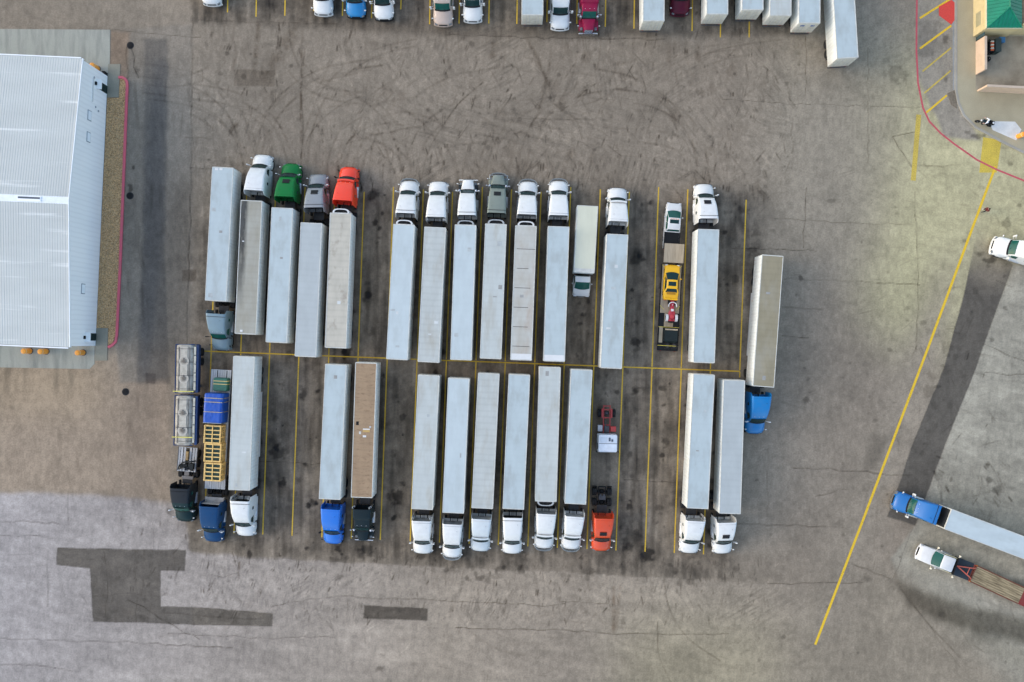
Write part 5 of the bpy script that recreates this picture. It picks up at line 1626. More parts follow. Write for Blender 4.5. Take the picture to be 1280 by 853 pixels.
# ---- small box truck, facing down
n = P(726.3, 371.0, .9); q = P(734.5, 257.4, 3.45)
rz = heading(n, q)
T = thing('box_truck', 'small white box truck facing down among the upper row', 'box truck', n, rz)
Lb = math.hypot(n[0] - q[0], n[1] - q[1])
bf = math.hypot(P(728.9, 341, 3.45)[0] - n[0], P(728.9, 341, 3.45)[1] - n[1])
b = MB(); b.box(-1.25, 1.25, -Lb, -bf, .98, 3.42, .04); b.build('cargo_box', M_wall, T)
b = MB(); b.box(-1.19, 1.19, -Lb + .06, -bf - .06, 3.40, 3.455); b.build('roof', surf('box_truck_roof', (.58, .575, .44), (.51, .505, .385), .35, .75, .8, (1, .4, 1), .5), T)
b = MB()
for s in (-1, 1): b.box(s * 1.23 - .04, s * 1.23 + .04, -Lb, -bf, 3.34, 3.475, .01)
b.box(-1.2, 1.2, -Lb - .01, -Lb + .06, 3.34, 3.47, .01); b.box(-1.22, 1.22, -bf - .5, -bf + .01, 3.40, 3.475, .02); b.build('roof_rail', M_rail, T)
b = MB(); b.box(-1.15, 1.15, -Lb - .03, -Lb - .005, 1.05, 3.3, .01); b.build('roller_door', M_white, T)
car(T, M_white, 2.22, bf - .1, .25, 1.28, .95, 1.75, bf - .35, bf - .12, 2.12, .95, sides=1, mg=M_glass_green, side_in=.10, wheels='small', wy=(.85,), wr=.38)
for s in (-1, 1): add_wheel(T, s * .85, -Lb + 2.2, 'dual', .51)
b = MB()
for s in (-1, 1): b.box(s * .45 - .05, s * .45 + .05, -Lb + .1, -bf + .5, .7, .98, .01)
b.build('chassis', M_dark, T)
b = MB(); b.box(-1.1, 1.1, -Lb - .12, -Lb, .5, .62, .02); b.build('bumper', M_steel, T)

# ================================================================ upper row, noses up
UP = 'semi tractors in the upper row'
UT = 'dry van trailers in the upper row'
WH = (.70, .70, .665)
UPPER = [
    # trailer roof front, roof rear, roof kind, opts, label
    ((269.5, 376.3), (278.5, 209.4), 'clean', dict(vents=((.72, .27, .19, .13), (.2, .24, .19, .13))), 'clean white trailer at the far left, hooked to the slate blue tractor'),
    ((314.4, 250.8), (306.7, 417.6), 'beige', dict(streak=True, vents=((-.5, .35, .15, .12), (-.77, 11.1, .12, .06))), 'grey beige roofed trailer with a black streak behind the leftmost white tractor'),
    ((352.9, 260), (345.4, 428.2), 'clean', {}, 'clean white trailer behind the green tractor'),
    ((389.2, 278.8), (381.8, 445.9), 'grey', {}, 'pale grey roofed trailer behind the grey tractor'),
    ((425.9, 266.6), (419.4, 434.9), 'stained', dict(reefer='white'), 'refrigerated trailer with brown blotched roof behind the orange-red tractor'),
    ((505.1, 280.8), (496.1, 449.5), 'white', dict(reefer='white'), 'clean refrigerated trailer leftmost of six in the middle of the upper row'),
    ((544, 284.2), (535.5, 452.8), 'ribbed', {}, 'dull roofed trailer left of the dark-fendered white tractor\'s trailer'),
    ((582, 281.3), (576.2, 450), 'white', dict(reefer='grey'), 'white trailer behind the narrow-hooded white tractor with dark fenders'),
    ((620, 280.2), (613.2, 448.4), 'dull', dict(reefer='grey'), 'dull white trailer behind the grey-green long-nose tractor'),
    ((657.5, 282.4), (651.3, 450.2), 'rusty', dict(reefer='white', endband=True, bows=6), 'trailer with rust stained, cross-ribbed roof right of the grey-green tractor'),
    ((698.4, 283.3), (692.7, 451.8), 'clean', dict(endband=True), 'smooth pale trailer with white roof end, left of the small box truck'),
    ((772, 293), (764, 460.5), 'clean', dict(L=None), 'smooth pale trailer right of the small box truck'),
    ((885.7, 286.8), (880.1, 453.5), 'clean', {}, 'pale trailer right of the car trailer with the yellow car'),
]
for f, r, k, o, lab in UPPER:
    o = {a: v for a, v in o.items() if v is not None}
    trailer(lab, f, r, k, UT, **o)
trailer('trailer with tan dirty roof at the right end, hooked to the bright blue tractor', (954.3, 483.7), (966, 319.5), 'tan', UT, skirt=True)

tractor('white semi tractor directly left of the green tractor', (329.3, 192.9), (316.4, 238.7), WH, UP, rearc='white')
tractor('bright green semi tractor with a dark roof window', (364.9, 204), (354.7, 246.5), (.004, .155, .033), UP, skylight=True, rearc='color', mirrorc='chrome')
tractor('grey semi tractor with a roof window, between green and orange-red tractors', (398, 217.3), (391.6, 260.3), (.235, .248, .257), UP, skylight=True, bumper='grey')
tractor('orange-red semi tractor nose up in the upper row', (437.4, 208.3), (427.7, 251.3), (.82, .042, .008), UP, rearc='color', bumper='color', mirrorc='black', dirt=.03, visor=True)
tractor('white semi tractor with grille guard, three left of the grey-green long-nose', (512.2, 225.5), (506.4, 267.4), WH, UP, guard=True)
tractor('white semi tractor with domed fairing, two left of the grey-green long-nose', (548.6, 226.4), (544.5, 272), WH, UP, rearc='white', stacks=True)
tractor('white semi tractor with narrow hood and dark fenders, left of the grey-green one', (585.5, 224.3), (583.2, 269.8), WH, UP, style='classic', fender=(.02, .025, .028), dome=True, narrow=1.08, mirrorc='white')
tractor('grey-green long-nose semi tractor in the middle of the upper row', (623.4, 218.5), (620.5, 267.1), (.20, .23, .195), UP, style='classic', dome=True, narrow=1.15, guard=True, bumper='grey', mirrorc='chrome', skylight=True)
tractor('white semi tractor with grille guard, right of the grey-green long-nose', (660.3, 226.3), (658.6, 268.9), WH, UP, guard=True, rearc='grey')
tractor('white semi tractor with grille guard, left of the small box truck', (698.4, 225.6), (698.4, 270), WH, UP, guard=True, rearc='grey', dirt=.03)
tractor('white semi tractor right of the small box truck', (771.9, 234.4), (773.2, 277.5), WH, UP, rearc='white', visor=True)
tractor('white semi tractor with dark roof window, right of the white pickup', (879.4, 229.5), (886.2, 274.1), WH, UP, skylight=True, rearc='dark')
tractor('slate blue semi tractor nose down beside the tank trailers', (276.8, 438.9), (269, 391.6), (.155, .235, .27), UP, rearc='dark', green_glass=True, mirrorc='black')
tractor('bright blue semi tractor nose down at the right end of the rows', (942.8, 543.2), (952.8, 495.2), (.0, .167, .43), UP, rearc='color', mirrorc='white', bumper='black', dome=True, dirt=.04)

# ================================================================ lower row, noses down
LO = 'semi tractors in the lower row'
LT = 'dry van trailers in the lower row'
LOWER = [
    ((298.9, 613), (305, 446), 'dull', dict(skirt=True), 'grey-white trailer between the crate-loaded flatbed and two empty stalls'),
    ((411.9, 624.4), (419.9, 456), 'clean', {}, 'clean white trailer behind the vivid blue tractor'),
    ((452, 622.3), (457.6, 453.7), 'brown', dict(holes=True), 'trailer with brown dirt covered roof behind the black tractor'),
    ((527.6, 637), (536, 469.4), 'dull', {}, 'ridged grey-white trailer leftmost of six in the lower row'),
    ((566.4, 641.6), (573.5, 473.2), 'white', {}, 'clean white trailer second of six in the lower row, set lowest'),
    ((602.8, 635.8), (611, 467.2), 'ribbed', {}, 'ripple roofed trailer third of six in the lower row'),
    ((641.6, 636.8), (649.3, 468.6), 'clean', {}, 'clean white trailer fourth of six in the lower row'),
    ((682.2, 627.2), (687.6, 459.3), 'dull', dict(reefer='grey'), 'dull refrigerated trailer fifth of six in the lower row, set highest'),
    ((719.2, 630.3), (727.2, 462.5), 'clean', {}, 'clean trailer beside the orange bobtail tractor, last of six in the lower row'),
    ((872, 636), (880.2, 468.4), 'clean', {}, 'pale trailer left of the last trailer in the lower row'),
    ((912.5, 642.5), (918, 475.6), 'grey', {}, 'grey roofed trailer at the right end of the lower row'),
]
for f, r, k, o, lab in LOWER: trailer(lab, f, r, k, LT, **o)
tractor('dark green semi tractor with black sleeper pulling two tank trailers', (231.6, 652.6), (223.7, 610.3), (.005, .024, .027), LO, sleeper=(.018, .022, .026), rearc='dark', zr=3.5, green_glass=True, bumper='black', stacks=False)
tractor('dark blue semi tractor pulling the flatbed of wooden crates', (266.8, 678), (260.6, 633.1), (.004, .048, .135), LO, rearc='color', rack=True, mirrorc='white', zr=3.6)
tractor('white semi tractor right of the dark blue tractor', (307.2, 670.9), (299.3, 626.1), WH, LO, rearc='dark', stacks=True)
tractor('vivid blue semi tractor nose down beside the black tractor', (416.1, 680.7), (413, 636.4), (.0, .14, .56), LO, rearc='color', dome=True, dirt=.03, mirrorc='black', bumper='black')
tractor('black semi tractor with chrome edging beside the vivid blue tractor', (454.6, 676.5), (452, 636.4), (.008, .018, .022), LO, style='classic', zr=3.3, rearc='dark', bumper='chrome', mirrorc='chrome', stacks=True, fender=(.01, .02, .024))
tractor('white semi tractor leftmost of six white ones in the lower row', (528.4, 693), (526.7, 651), WH, LO, rearc='grey', stacks=True)
tractor('white semi tractor with grille guard, lowest reaching of six in the lower row', (564.8, 698), (565.4, 655.1), WH, LO, guard=True, rearc='grey')
tractor('bluish white semi tractor with plain roof, third of six in the lower row', (600, 690), (601.7, 648.7), (.58, .62, .62), LO, rearc='white', bumper='grey', visor=True)
tractor('white semi tractor with rounded hood, fourth of six in the lower row', (639.8, 693), (641, 646.9), WH, LO, rearc='dark', dome=True, dirt=.03)
tractor('white semi tractor with grille guard, fifth of six in the lower row', (679.3, 686.5), (683.2, 642.2), WH, LO, guard=True, rearc='white', visor=True)
tractor('white semi tractor with grille guard, next to the orange bobtail', (712.9, 687.6), (718.7, 645.5), WH, LO, guard=True, rearc='white', visor=True)
tractor('orange bobtail semi tractor with no trailer', (750.9, 689.6), (755.4, 648), (.62, .06, .010), LO, skylight=True, rearc='color', bumper='color', mirrorc='white', dirt=.05)
tractor('white semi tractor without roof window at the right of the lower row', (860.8, 692.3), (870, 651), WH, LO, rearc='white', stacks=True)
tractor('white semi tractor with dark roof window at the right end of the lower row', (902.7, 692.9), (908.9, 655.4), WH, LO, skylight=True, rearc='white', B=4.6)

# ---- twin tank trailers, upper left of the lower row
TANK = surf('tank_top', (.42, .39, .32), (.19, .172, .14), .36, .70, 1.6, (1, .6, 1), .5, second=((.20, .18, .15), 1.1, .64, .86, (1, 1, 1)))
TBLUE = paint((.015, .045, .13), .4, .12)


HATCH, hnt, hbs = new_mat('hatch_grime')
htc = hnt.nodes.new('ShaderNodeTexCoord'); hl_ = hnt.nodes.new('ShaderNodeVectorMath'); hl_.operation = 'MULTIPLY'; hl_.inputs[1].default_value = (1, 1, 0)
hnt.links.new(htc.outputs['Object'], hl_.inputs[0]); hle = hnt.nodes.new('ShaderNodeVectorMath'); hle.operation = 'LENGTH'; hnt.links.new(hl_.outputs[0], hle.inputs[0])
hno = mapped_noise(hnt, 3.0, 4.0); had = hnt.nodes.new('ShaderNodeMath'); had.operation = 'MULTIPLY_ADD'; had.inputs[1].default_value = .35
hnt.links.new(hno.outputs['Fac'], had.inputs[0]); hnt.links.new(hle.outputs['Value'], had.inputs[2])
hnt.links.new(ramp(hnt, had.outputs[0], .32, (.12, .105, .085), .72, (.45, .415, .345)).outputs[0], hbs.inputs['Base Color']); hbs.inputs['Roughness'].default_value = .7


def tank(label, f, r, bar=.15):
    f = P(*f, 3.3); r = P(*r, 3.3); L = math.hypot(f[0] - r[0], f[1] - r[1]); rz = heading(f, r)
    t = thing('tank_trailer', label, 'tank trailer', r, rz, 'twin tank trailers')
    b = MB(); sh = []
    for y, k in ((0, .80), (.10, .95), (.3, 1), (L - .3, 1), (L - .10, .95), (L, .80)):
        sh.append([(x, y, z) for x, z in [(.55 * k, 1.15), (1.02 * k, 1.7), (1.12 * k, 2.4), (1.06 * k, 2.95), (.80 * k, 3.22 - (1 - k) * .4), (.35 * k, 3.3 - (1 - k) * .4), (-.35 * k, 3.3 - (1 - k) * .4), (-.80 * k, 3.22 - (1 - k) * .4), (-1.06 * k, 2.95), (-1.12 * k, 2.4), (-1.02 * k, 1.7), (-.55 * k, 1.15)]])
    b.loft(sh); b.build('tank_body', TANK, t)
    # spine panel with cross battens
    b = MB(); b.box(-.42, .42, .25, L - .25, 3.29, 3.33, .01)
    for k in range(9): b.box(-.5, .5, .5 + k * (L - 1) / 8 - .02, .5 + k * (L - 1) / 8 + .02, 3.33, 3.36)
    b.build('top_panel', surf('tank_spine', (.47, .435, .36), (.30, .28, .23), .4, .75, 2.0), t)
    b = MB()
    for k in range(4):
        yy = .5 + k * (L - 1.0) / 3; b.box(-1.02, 1.02, yy - .025, yy + .025, 3.0, 3.06); b.tube([(-1.05, yy, 3.02), (-.8, yy, 3.26), (-.4, yy, 3.35), (.4, yy, 3.35), (.8, yy, 3.26), (1.05, yy, 3.02)], .025, 5)
    b.tube([(.62, .3, 3.30), (.62, L - .3, 3.30)], .03, 6); b.tube([(-.66, .3, 3.30), (-.66, L - .3, 3.30)], .025, 6)
    b.build('top_bars', M_steel, t)
    for yy in (L * .34, L * .70):
        b = MB(); b.rev([(3.31, .60), (3.338, .60), (3.342, .56), (3.342, .26), (3.39, .24), (3.40, .05)], 'z', 24); h = b.build('hatch', HATCH, t, loc=(0, yy, 0))
        b = MB(); b.box(-.05, .05, -.34, -.2, 3.34, 3.42, .02); b.build('latch', M_steel, h)
    b = MB()
    for k in range(5):
        y0_ = .25 + k * (L - .5) / 5; b.box(-1.36, -1.10, y0_, y0_ + (L - .5) / 5 - .09, 3.08, 3.12, .008)
    b.build('walkway', surf('pale_walkway', (.50, .48, .38), (.36, .345, .27), .4, .75, 2.0), t)
    for s in (-1, 1):
        b = MB(); b.box(s * 1.2 - .03, s * 1.2 + .03, .05, L - .05, 1.2, 2.0, .02); b.box(s * 1.36 - .26 if s < 0 else 1.10, s * 1.36 + .04 if s < 0 else 1.20, .05, L - .05, 2.9, 3.02, .01); b.build('side_panel', TBLUE, t)
    b = MB()
    for yy in (.0, L): b.tube([(-1.15, yy, 3.06), (1.15, yy, 3.06)], .06, 6); b.box(-1.1, 1.1, yy - .05, yy + .05, 1.1, 1.5, .02)
    b.build('end_rail', TBLUE, t)
    b = MB(); b.box(-1.25, 1.25, L - bar - .1, L - bar, 3.36, 3.42, .01); b.build('top_bar', paint((.70, .62, .10), .5, .1), t)
    b = MB()
    for s in (-1, 1): b.box(s * .5 - .06, s * .5 + .06, .2, L - .2, .85, 1.2, .01)
    b.build('undercarriage', M_dark, t)
    for yy in ((.9, 2.1) if L > 5.5 else (.9, 2.0)):
        for s in (-1, 1): add_wheel(t, s * .93, yy, 'dualw')
    for s in (-1, 1): place('landing_leg', ME_leg, t, (s * .7, L - .7, 0))
    b = MB(); b.tube([(.2, .25, 3.3), (.28, .05, 3.1), (.3, -.04, 1.2)], .03); b.tube([(-.2, .25, 3.3), (-.1, .05, 3.1), (-.1, -.04, 1.2)], .03)
    for k in range(6): b.tube([(-.15, -.02, 1.3 + .3 * k), (.28, -.02, 1.3 + .3 * k)], .02)
    b.build('ladder', M_alu, t)
    b = MB(); b.box(1.12, 1.26, L * .45, L * .60, 2.1, 2.4, .03); b.build('valve_box', paint((.25, .02, .03), .4, .1), t)
    return t


tank('upper tank trailer of the blue-edged pair, rear one', (229.4, 491.5), (230.5, 431))
tank('lower tank trailer of the blue-edged pair, next to the tractor', (227.8, 557), (229.3, 495), .95)
# deck frame with pump gear between tractor and tanks
f = P(232.0, 590, 1.5); r = P(234.5, 559.5, 1.5); L = math.hypot(f[0] - r[0], f[1] - r[1]); rz = heading(f, r)
t = thing('pump_deck', 'grey slatted deck carrying pump hoses behind the dark green tractor', 'pump deck', r, rz)
b = MB()
for x in (-1.05, -.72, -.36, .36, .72, 1.05): b.box(x - .13, x + .13, 0, L, 1.22, 1.30, .01)
for k in range(5): b.box(-1.2, 1.2, k * (L - .1) / 4, k * (L - .1) / 4 + .1, 1.14, 1.22)
b.build('deck', surf('deck_metal', (.42, .43, .43), (.27, .27, .26), .4, .75, 1.5, (2, .5, 1), .5), t)
b = MB(); b.box(-.16, .16, .5, 1.6, 1.30, 1.5, .03); b.build('timber', surf('old_timber', (.36, .25, .10), (.22, .15, .07), .4, .7, 3.0), t)
b = MB(); b.box(-1.0, -.3, 1.9, 2.7, 1.30, 1.75, .08); b.cyl((-.2, 2.2, 1.5), (.7, 2.4, 1.5), .22); b.tube([(-1.1, 1.6, 1.4), (-.5, 1.7, 1.9), (.2, 1.8, 1.7), (.7, 2.2, 1.9), (1.0, 2.8, 1.4)], .08, 8)
b.tube([(-.9, 2.8, 1.5), (0, 2.4, 2.0), (.8, 2.7, 1.5)], .07, 8); b.build('pump', paint((.02, .024, .024), .5, .2), t)
b = MB(); b.rev([(0, .05), (.03, .14), (.12, .12), (.2, .04)], 'z', 12, (.62, 2.0, 1.5)); b.build('valve', M_chrome, t)
b = MB()
for s in (-1, 1): b.box(s * 1.16 - .04, s * 1.16 + .04, 0, L, 1.0, 1.32, .01); b.box(s * .5 - .06, s * .5 + .06, .1, L - .1, .9, 1.14)
b.build('frame', M_steel, t)
for s in (-1, 1):
    add_wheel(t, s * .93, .8, 'dual')
b = MB(); b.box(-.3, .3, L, L + .9, .95, 1.1, .03); b.box(-.9, .5, L + .55, L + .95, 1.0, 1.3, .04); b.build('drawbar', paint((.2, .19, .18), .5, .2), t)

# ---- flatbed with crates and tarpaulins
f = P(268.5, 611.5, 1.45); r = P(276.8, 462.3, 1.45); L = math.hypot(f[0] - r[0], f[1] - r[1]); rz = heading(f, r)
FB = thing('flatbed_trailer', 'grey metal flatbed trailer loaded with blue tarpaulin and crates', 'flatbed trailer', r, rz)
b = MB(); W_ = 1.27
for k in range(9):
    x = -W_ + (k + .5) * 2 * W_ / 9
    b.box(x - .125, x + .125, 0, L, 1.37, 1.45, .006)
b.build('deck', surf('flatbed_deck', (.44, .46, .47), (.30, .31, .31), .4, .75, 1.4, (2.5, .4, 1), .5), FB)
b = MB()
for s in (-1, 1): b.box(s * W_ - .03, s * W_ + .05, 0, L, 1.22, 1.46, .01); b.box(s * .5 - .06, s * .5 + .06, .1, L - .1, .85, 1.37, .01)
for k in range(12): b.box(-W_, W_, k * (L - .1) / 11, k * (L - .1) / 11 + .1, 1.22, 1.36)
b.build('frame', M_steel, FB)
b = MB()
for xx in (-.7, .45): b.box(xx - .05, xx + .05, .1, .95, 1.44, 1.458)
b.build('deck_slot', M_black, FB)
for yy in (1.3, 2.55):
    for s in (-1, 1): add_wheel(FB, s * .93, yy, 'dualw')
for s in (-1, 1):
    place('landing_leg', ME_leg, FB, (s * .85, L - 2.9, 0)); place('mud_flap', ME_flap, FB, (s * .93, .6, .62))
    b = MB(); b.box(s * .9 - .12, s * .9 + .12, -.03, .0, 1.25, 1.34, .01); b.build('tail_light', M_red_lamp, FB)
fz, fo = rz, r


def onfb(x, y):
    return (fo[0] + x * math.cos(fz) - y * math.sin(fz), fo[1] + x * math.sin(fz) + y * math.cos(fz), 1.46)


def fby(v, z=1.45): return (fo[1] - P(0, v, z)[1])


LOADS = 'loads strapped on the flatbed'
y0 = fby(489, 2.5); y1 = fby(472.5, 2.5)
TG = surf('green_tarpaulin', (.018, .12, .085), (.012, .085, .06), .35, .7, 2.5, (1, 2, 1), .55, bump=.5)
t = thing('tarp_bundle', 'green tarpaulin bundle at the rear end of the flatbed', 'load', onfb(-.22, (y0 + y1) / 2), fz, LOADS)
hh = (y0 - y1) / 2
b = MB(); b.box(-.98, .75, -hh, hh, 0, 1.15, .12); b.build('tarpaulin', TG, t)
for yy in (-.42, -.05):
    b = MB(); b.box(-1.0, .77, hh * 0 + yy - .04, yy + .04, 1.14, 1.165, .004); b.box(.745, .775, yy - .04, yy + .04, 0, 1.15); b.box(-1.0, -.975, yy - .04, yy + .04, 0, 1.15); b.build('strap', paint((.62, .46, .16), .6, .1), t)
y0 = fby(529.5, 3.7); y1 = fby(492.5, 3.7); hh = (y0 - y1) / 2
TB = surf('blue_tarpaulin', (.0, .075, .40), (.0, .048, .28), .35, .75, 1.3, (1.5, .8, 1), .42, bump=.6)
t = thing('tarp_load', 'tall bright blue tarpaulin load in the middle of the flatbed', 'load', onfb(0, (y0 + y1) / 2), fz, LOADS)
b = MB()
NXg, NYg = 14, 22
rngb = random.Random(5)
rings = []
for j in range(NYg + 1):
    y = -hh + 2 * hh * j / NYg; e = .05 if j in (0, NYg) else 0
    ring = [(-1.12, y, 0), (-1.13 + rngb.gauss(0, .012), y, .8), (-1.11 + rngb.gauss(0, .012), y, 1.6), (-1.08 + e, y, 2.17 - e * 2)]
    ring += [(-1.08 + 2.16 * (i + 1) / (NXg + 1), y, 2.25 - e + rngb.gauss(0, .014)) for i in range(NXg)]
    ring += [(1.08 - e, y, 2.17 - e * 2), (1.11 + rngb.gauss(0, .012), y, 1.6), (1.13 + rngb.gauss(0, .012), y, .8), (1.12, y, 0)]
    rings.append(ring)
b.loft(rings); b.build('tarpaulin', TB, t, smooth=60)
for yy in (-hh + .55, -hh + 1.02, hh - 1.35):
    b = MB(); b.tube([(-1.17, yy, 0), (-1.15, yy, 1.6), (-1.09, yy, 2.22), (0, yy - .02, 2.31), (1.09, yy, 2.22), (1.15, yy, 1.6), (1.17, yy, 0)], .045, 6); b.build('strap', paint((.45, .36, .22), .6, .15), t)
b = MB(); b.tube([(-1.17, hh - .02, .02), (-1.09, hh - .03, 2.2), (0, hh - .03, 2.28), (1.09, hh - .03, 2.2), (1.17, hh - .02, .02)], .035, 6); b.build('hem', paint((.35, .36, .36), .6, .15), t)
PINE = surf('pale_crate_wood', (.78, .53, .19), (.62, .40, .13), .35, .75, 2.5, (1, 1, 1), .75)
CONT = surf('dark_green_load', (.03, .075, .055), (.015, .03, .025), .35, .65, 5.0)


def crate_mesh():
    b = MB(); x, y, z = 1.02, 1.08, 1.5; w = .05
    for zz in (.08, .5, .95, z - .06):
        for s in (-1, 1): b.box(-x, x, s * y - .03, s * y + .03, zz - .07, zz + .07); b.box(s * x - .03, s * x + .03, -y + .03, y - .03, zz - .07, zz + .07)
    for s in (-1, 1):
        for k in (-1, 0, 1): b.box(k * (x - .09) - .06, k * (x - .09) + .06, s * y - .055 if s < 0 else s * y + .03, s * y - .03 if s < 0 else s * y + .055, 0, z)
        for k in (-1, -.33, .33, 1): b.box(s * x - .055 if s < 0 else s * x + .03, s * x - .03 if s < 0 else s * x + .055, k * (y - .09) - .06, k * (y - .09) + .06, 0, z)
    for k in (-1, -.5, 0, .5, 1): b.box(-x - .02, x + .02, k * (y - .07) - .065, k * (y - .07) + .065, z + .01, z + .05)
    for k in (-1, 0, 1): b.box(k * (x - .07) - .06, k * (x - .07) + .06, -y, y, z + .052, z + .085)
    return b.mesh('crate_frame', PINE, 0)


b = MB()
for i in (-1, 1):
    for j in (-1.5, -.5, .5, 1.5): b.box(i * .48 - .42, i * .48 + .42, j * .5 - .21, j * .5 + .21, .06, 1.38, .06)
ME_cont = b.mesh('contents', CONT)
ME_crate = crate_mesh()
for vc, x0, lab in ((543.5, .12, 'wooden slatted crate next to the blue tarpaulin'), (566.5, -.02, 'wooden slatted crate in the middle of three on the flatbed'), (590.5, -.14, 'wooden slatted crate nearest the dark blue tractor')):
    t = thing('wooden_crate', lab, 'crate', onfb(x0, fby(vc, 3.0)), fz, 'wooden crates on the flatbed')
    place('crate_frame', ME_crate, t); place('contents', ME_cont, t)

# ================================================================ top row, noses down and trailer tails
TT = 'trailers backed in along the top edge'; TP = 'semi tractors nosed in along the top edge'
for (u, v), k, o, lab in (((665.7, 19), 'clean', {}, 'trailer tail in the top row, left of two tractors white and dark red'),
                          ((817.2, 26.4), 'clean', {}, 'trailer tail in the top row, left of the plain maroon hood'),
                          ((896.8, 18), 'clean', dict(wallc=M_wall), 'trailer tail in the top row, right of the plain maroon hood'),
                          ((941, 12.4), 'clean', {}, 'trailer tail in the top row that stops highest, with clean doors'),
                          ((975.9, 19.5), 'dull', {}, 'trailer tail in the top row with rust edged doors, left of the blue plates'),
                          ((1012, 29.1), 'clean', dict(sign=True), 'trailer tail in the top row with two blue door plates')):
    trailer(lab, None, (u, v), k, TT, L=14.6, d=(.004, 1), **o)
trailer('longest showing trailer at the right end of the top row', None, (1059.8, 72.7), 'clean', TT, L=16.15, d=(-4.5, 72.7))
for u, v, c, lab, o in ((264.6, 7, WH, 'white tractor nose at the left end of the top row', {}),
                        (403.9, 19.5, WH, 'white tractor hood in the top row, left of the blue hood', {}),
                        (445, 22.5, (.0, .19, .44), 'sky blue tractor hood in the top row', dict(bumper='black')),
                        (480, 25.5, WH, 'white tractor hood in the top row, right of the blue hood', dict(bumper='black')),
                        (553.9, 32.5, (.50, .385, .31), 'beige tractor with orange-tan roof in the top row', dict(sleeper=(.58, .36, .19), green_glass=True)),
                        (591, 28, WH, 'white tractor in the top row, right of the beige one', {}),
                        (700, 37.5, WH, 'white tractor in the top row, left of the dark red long-nose', {}),
                        (735.5, 42, (.24, .008, .045), 'dark red long-nose tractor with chrome grille in the top row', dict(style='classic', bumper='chrome', mirrorc='chrome', green_glass=True, narrow=1.05, zr=3.5)),
                        (850, 19.5, (.085, .008, .022), 'plain maroon tractor hood between trailer tails in the top row', {})):
    tractor(lab, (u, v), None, c, TP, rz=math.pi + random.gauss(0, .006), B=4.8, rearc='dark', **o)

# ================================================================ right-hand rigs
RG = 'rigs driving at the right edge'
root, Bv = tractor('blue semi tractor pulling the long white trailer at the lower right', (1116, 624.3), (1174.4, 645.2), (.002, .118, .36), RG, rearc='dark', dome=True, green_glass=True, bumper='chrome', dirt=.01)
d = (P(1185, 649)[0] - P(1250, 649 + 65 * .378)[0], P(1185, 649)[1] - P(1250, 649 + 65 * .378)[1])
dl = math.hypot(*d); d = (d[0] / dl, d[1] / dl)
f = P(1185, 649, TZ); L = 16.15
rear_w = (f[0] - d[0] * L, f[1] - d[1] * L)
k = FPX / (CAM_H - TZ)
trailer('long plain white trailer angled across the lower right corner', None, (rear_w[0] * k + CX, CY - rear_w[1] * k), 'white', RG, L=L, d=d, darkfront=True)
n = P(1240.5, 305.5, 1.0)
tractor('white semi tractor entering at the right edge below the person', (1240.5, 305.5), None, WH, RG, rz=math.atan2(.30, -.954) - math.pi / 2, B=4.8, green_glass=True, rearc='dark', dirt=.02)


# ================================================================ person and motorcycle rider
def skin_body(name, verts, edges, radii, mats, face_mat, parent=None, loc=(0, 0, 0), rz=0):
    me = bpy.data.meshes.new(name + '_cage'); me.from_pydata(verts, edges, []); me.update()
    o = bpy.data.objects.new(name + '_cage', me); col.objects.link(o)
    o.modifiers.new('skin', 'SKIN')
    if not me.skin_vertices:
        bm = bmesh.new(); bm.from_mesh(me); bm.verts.layers.skin.verify(); bm.to_mesh(me); bm.free()
    for i, r_ in enumerate(radii):
        me.skin_vertices[0].data[i].radius = (r_, r_); me.skin_vertices[0].data[i].use_root = (i == 0)
    s = o.modifiers.new('sub', 'SUBSURF'); s.levels = 2; s.render_levels = 2
    dg = bpy.context.evaluated_depsgraph_get()
    m2 = bpy.data.meshes.new_from_object(o.evaluated_get(dg)); m2.name = name
    bpy.data.objects.remove(o); bpy.data.meshes.remove(me)
    m2.materials.clear()
    for m in mats: m2.materials.append(m)
    for p in m2.polygons:
        p.use_smooth = True; p.material_index = face_mat(p.center)
    return place(name, m2, parent, loc, (0, 0, rz))


SKIN = paint((.40, .24, .17), .6, .05, coat=0)


def hand_chain(V, E, Rr, wrist, d, side):
    """palm plus five short fingers"""
    i0 = wrist; w = Vector(V[i0]); d = Vector(d).normalized(); u = Vector(side).normalized()
    V.append(tuple(w + d * .07)); E.append((i0, len(V) - 1)); Rr.append(.030); pm = len(V) - 1
    for k, (o, l) in enumerate(((-.03, .075), (-.01, .09), (.012, .085), (.032, .065))):
        V.append(tuple(w + d * .09 + u * o)); E.append((pm, len(V) - 1)); Rr.append(.010)
        V.append(tuple(w + d * (.09 + l * .6) + u * o + Vector((0, .012, 0)))); E.append((len(V) - 2, len(V) - 1)); Rr.append(.009)
        V.append(tuple(w + d * (.09 + l) + u * o + Vector((0, .025, 0)))); E.append((len(V) - 2, len(V) - 1)); Rr.append(.008)
    V.append(tuple(w + d * .05 - u * .05 + Vector((0, .03, 0)))); E.append((i0, len(V) - 1)); Rr.append(.011)


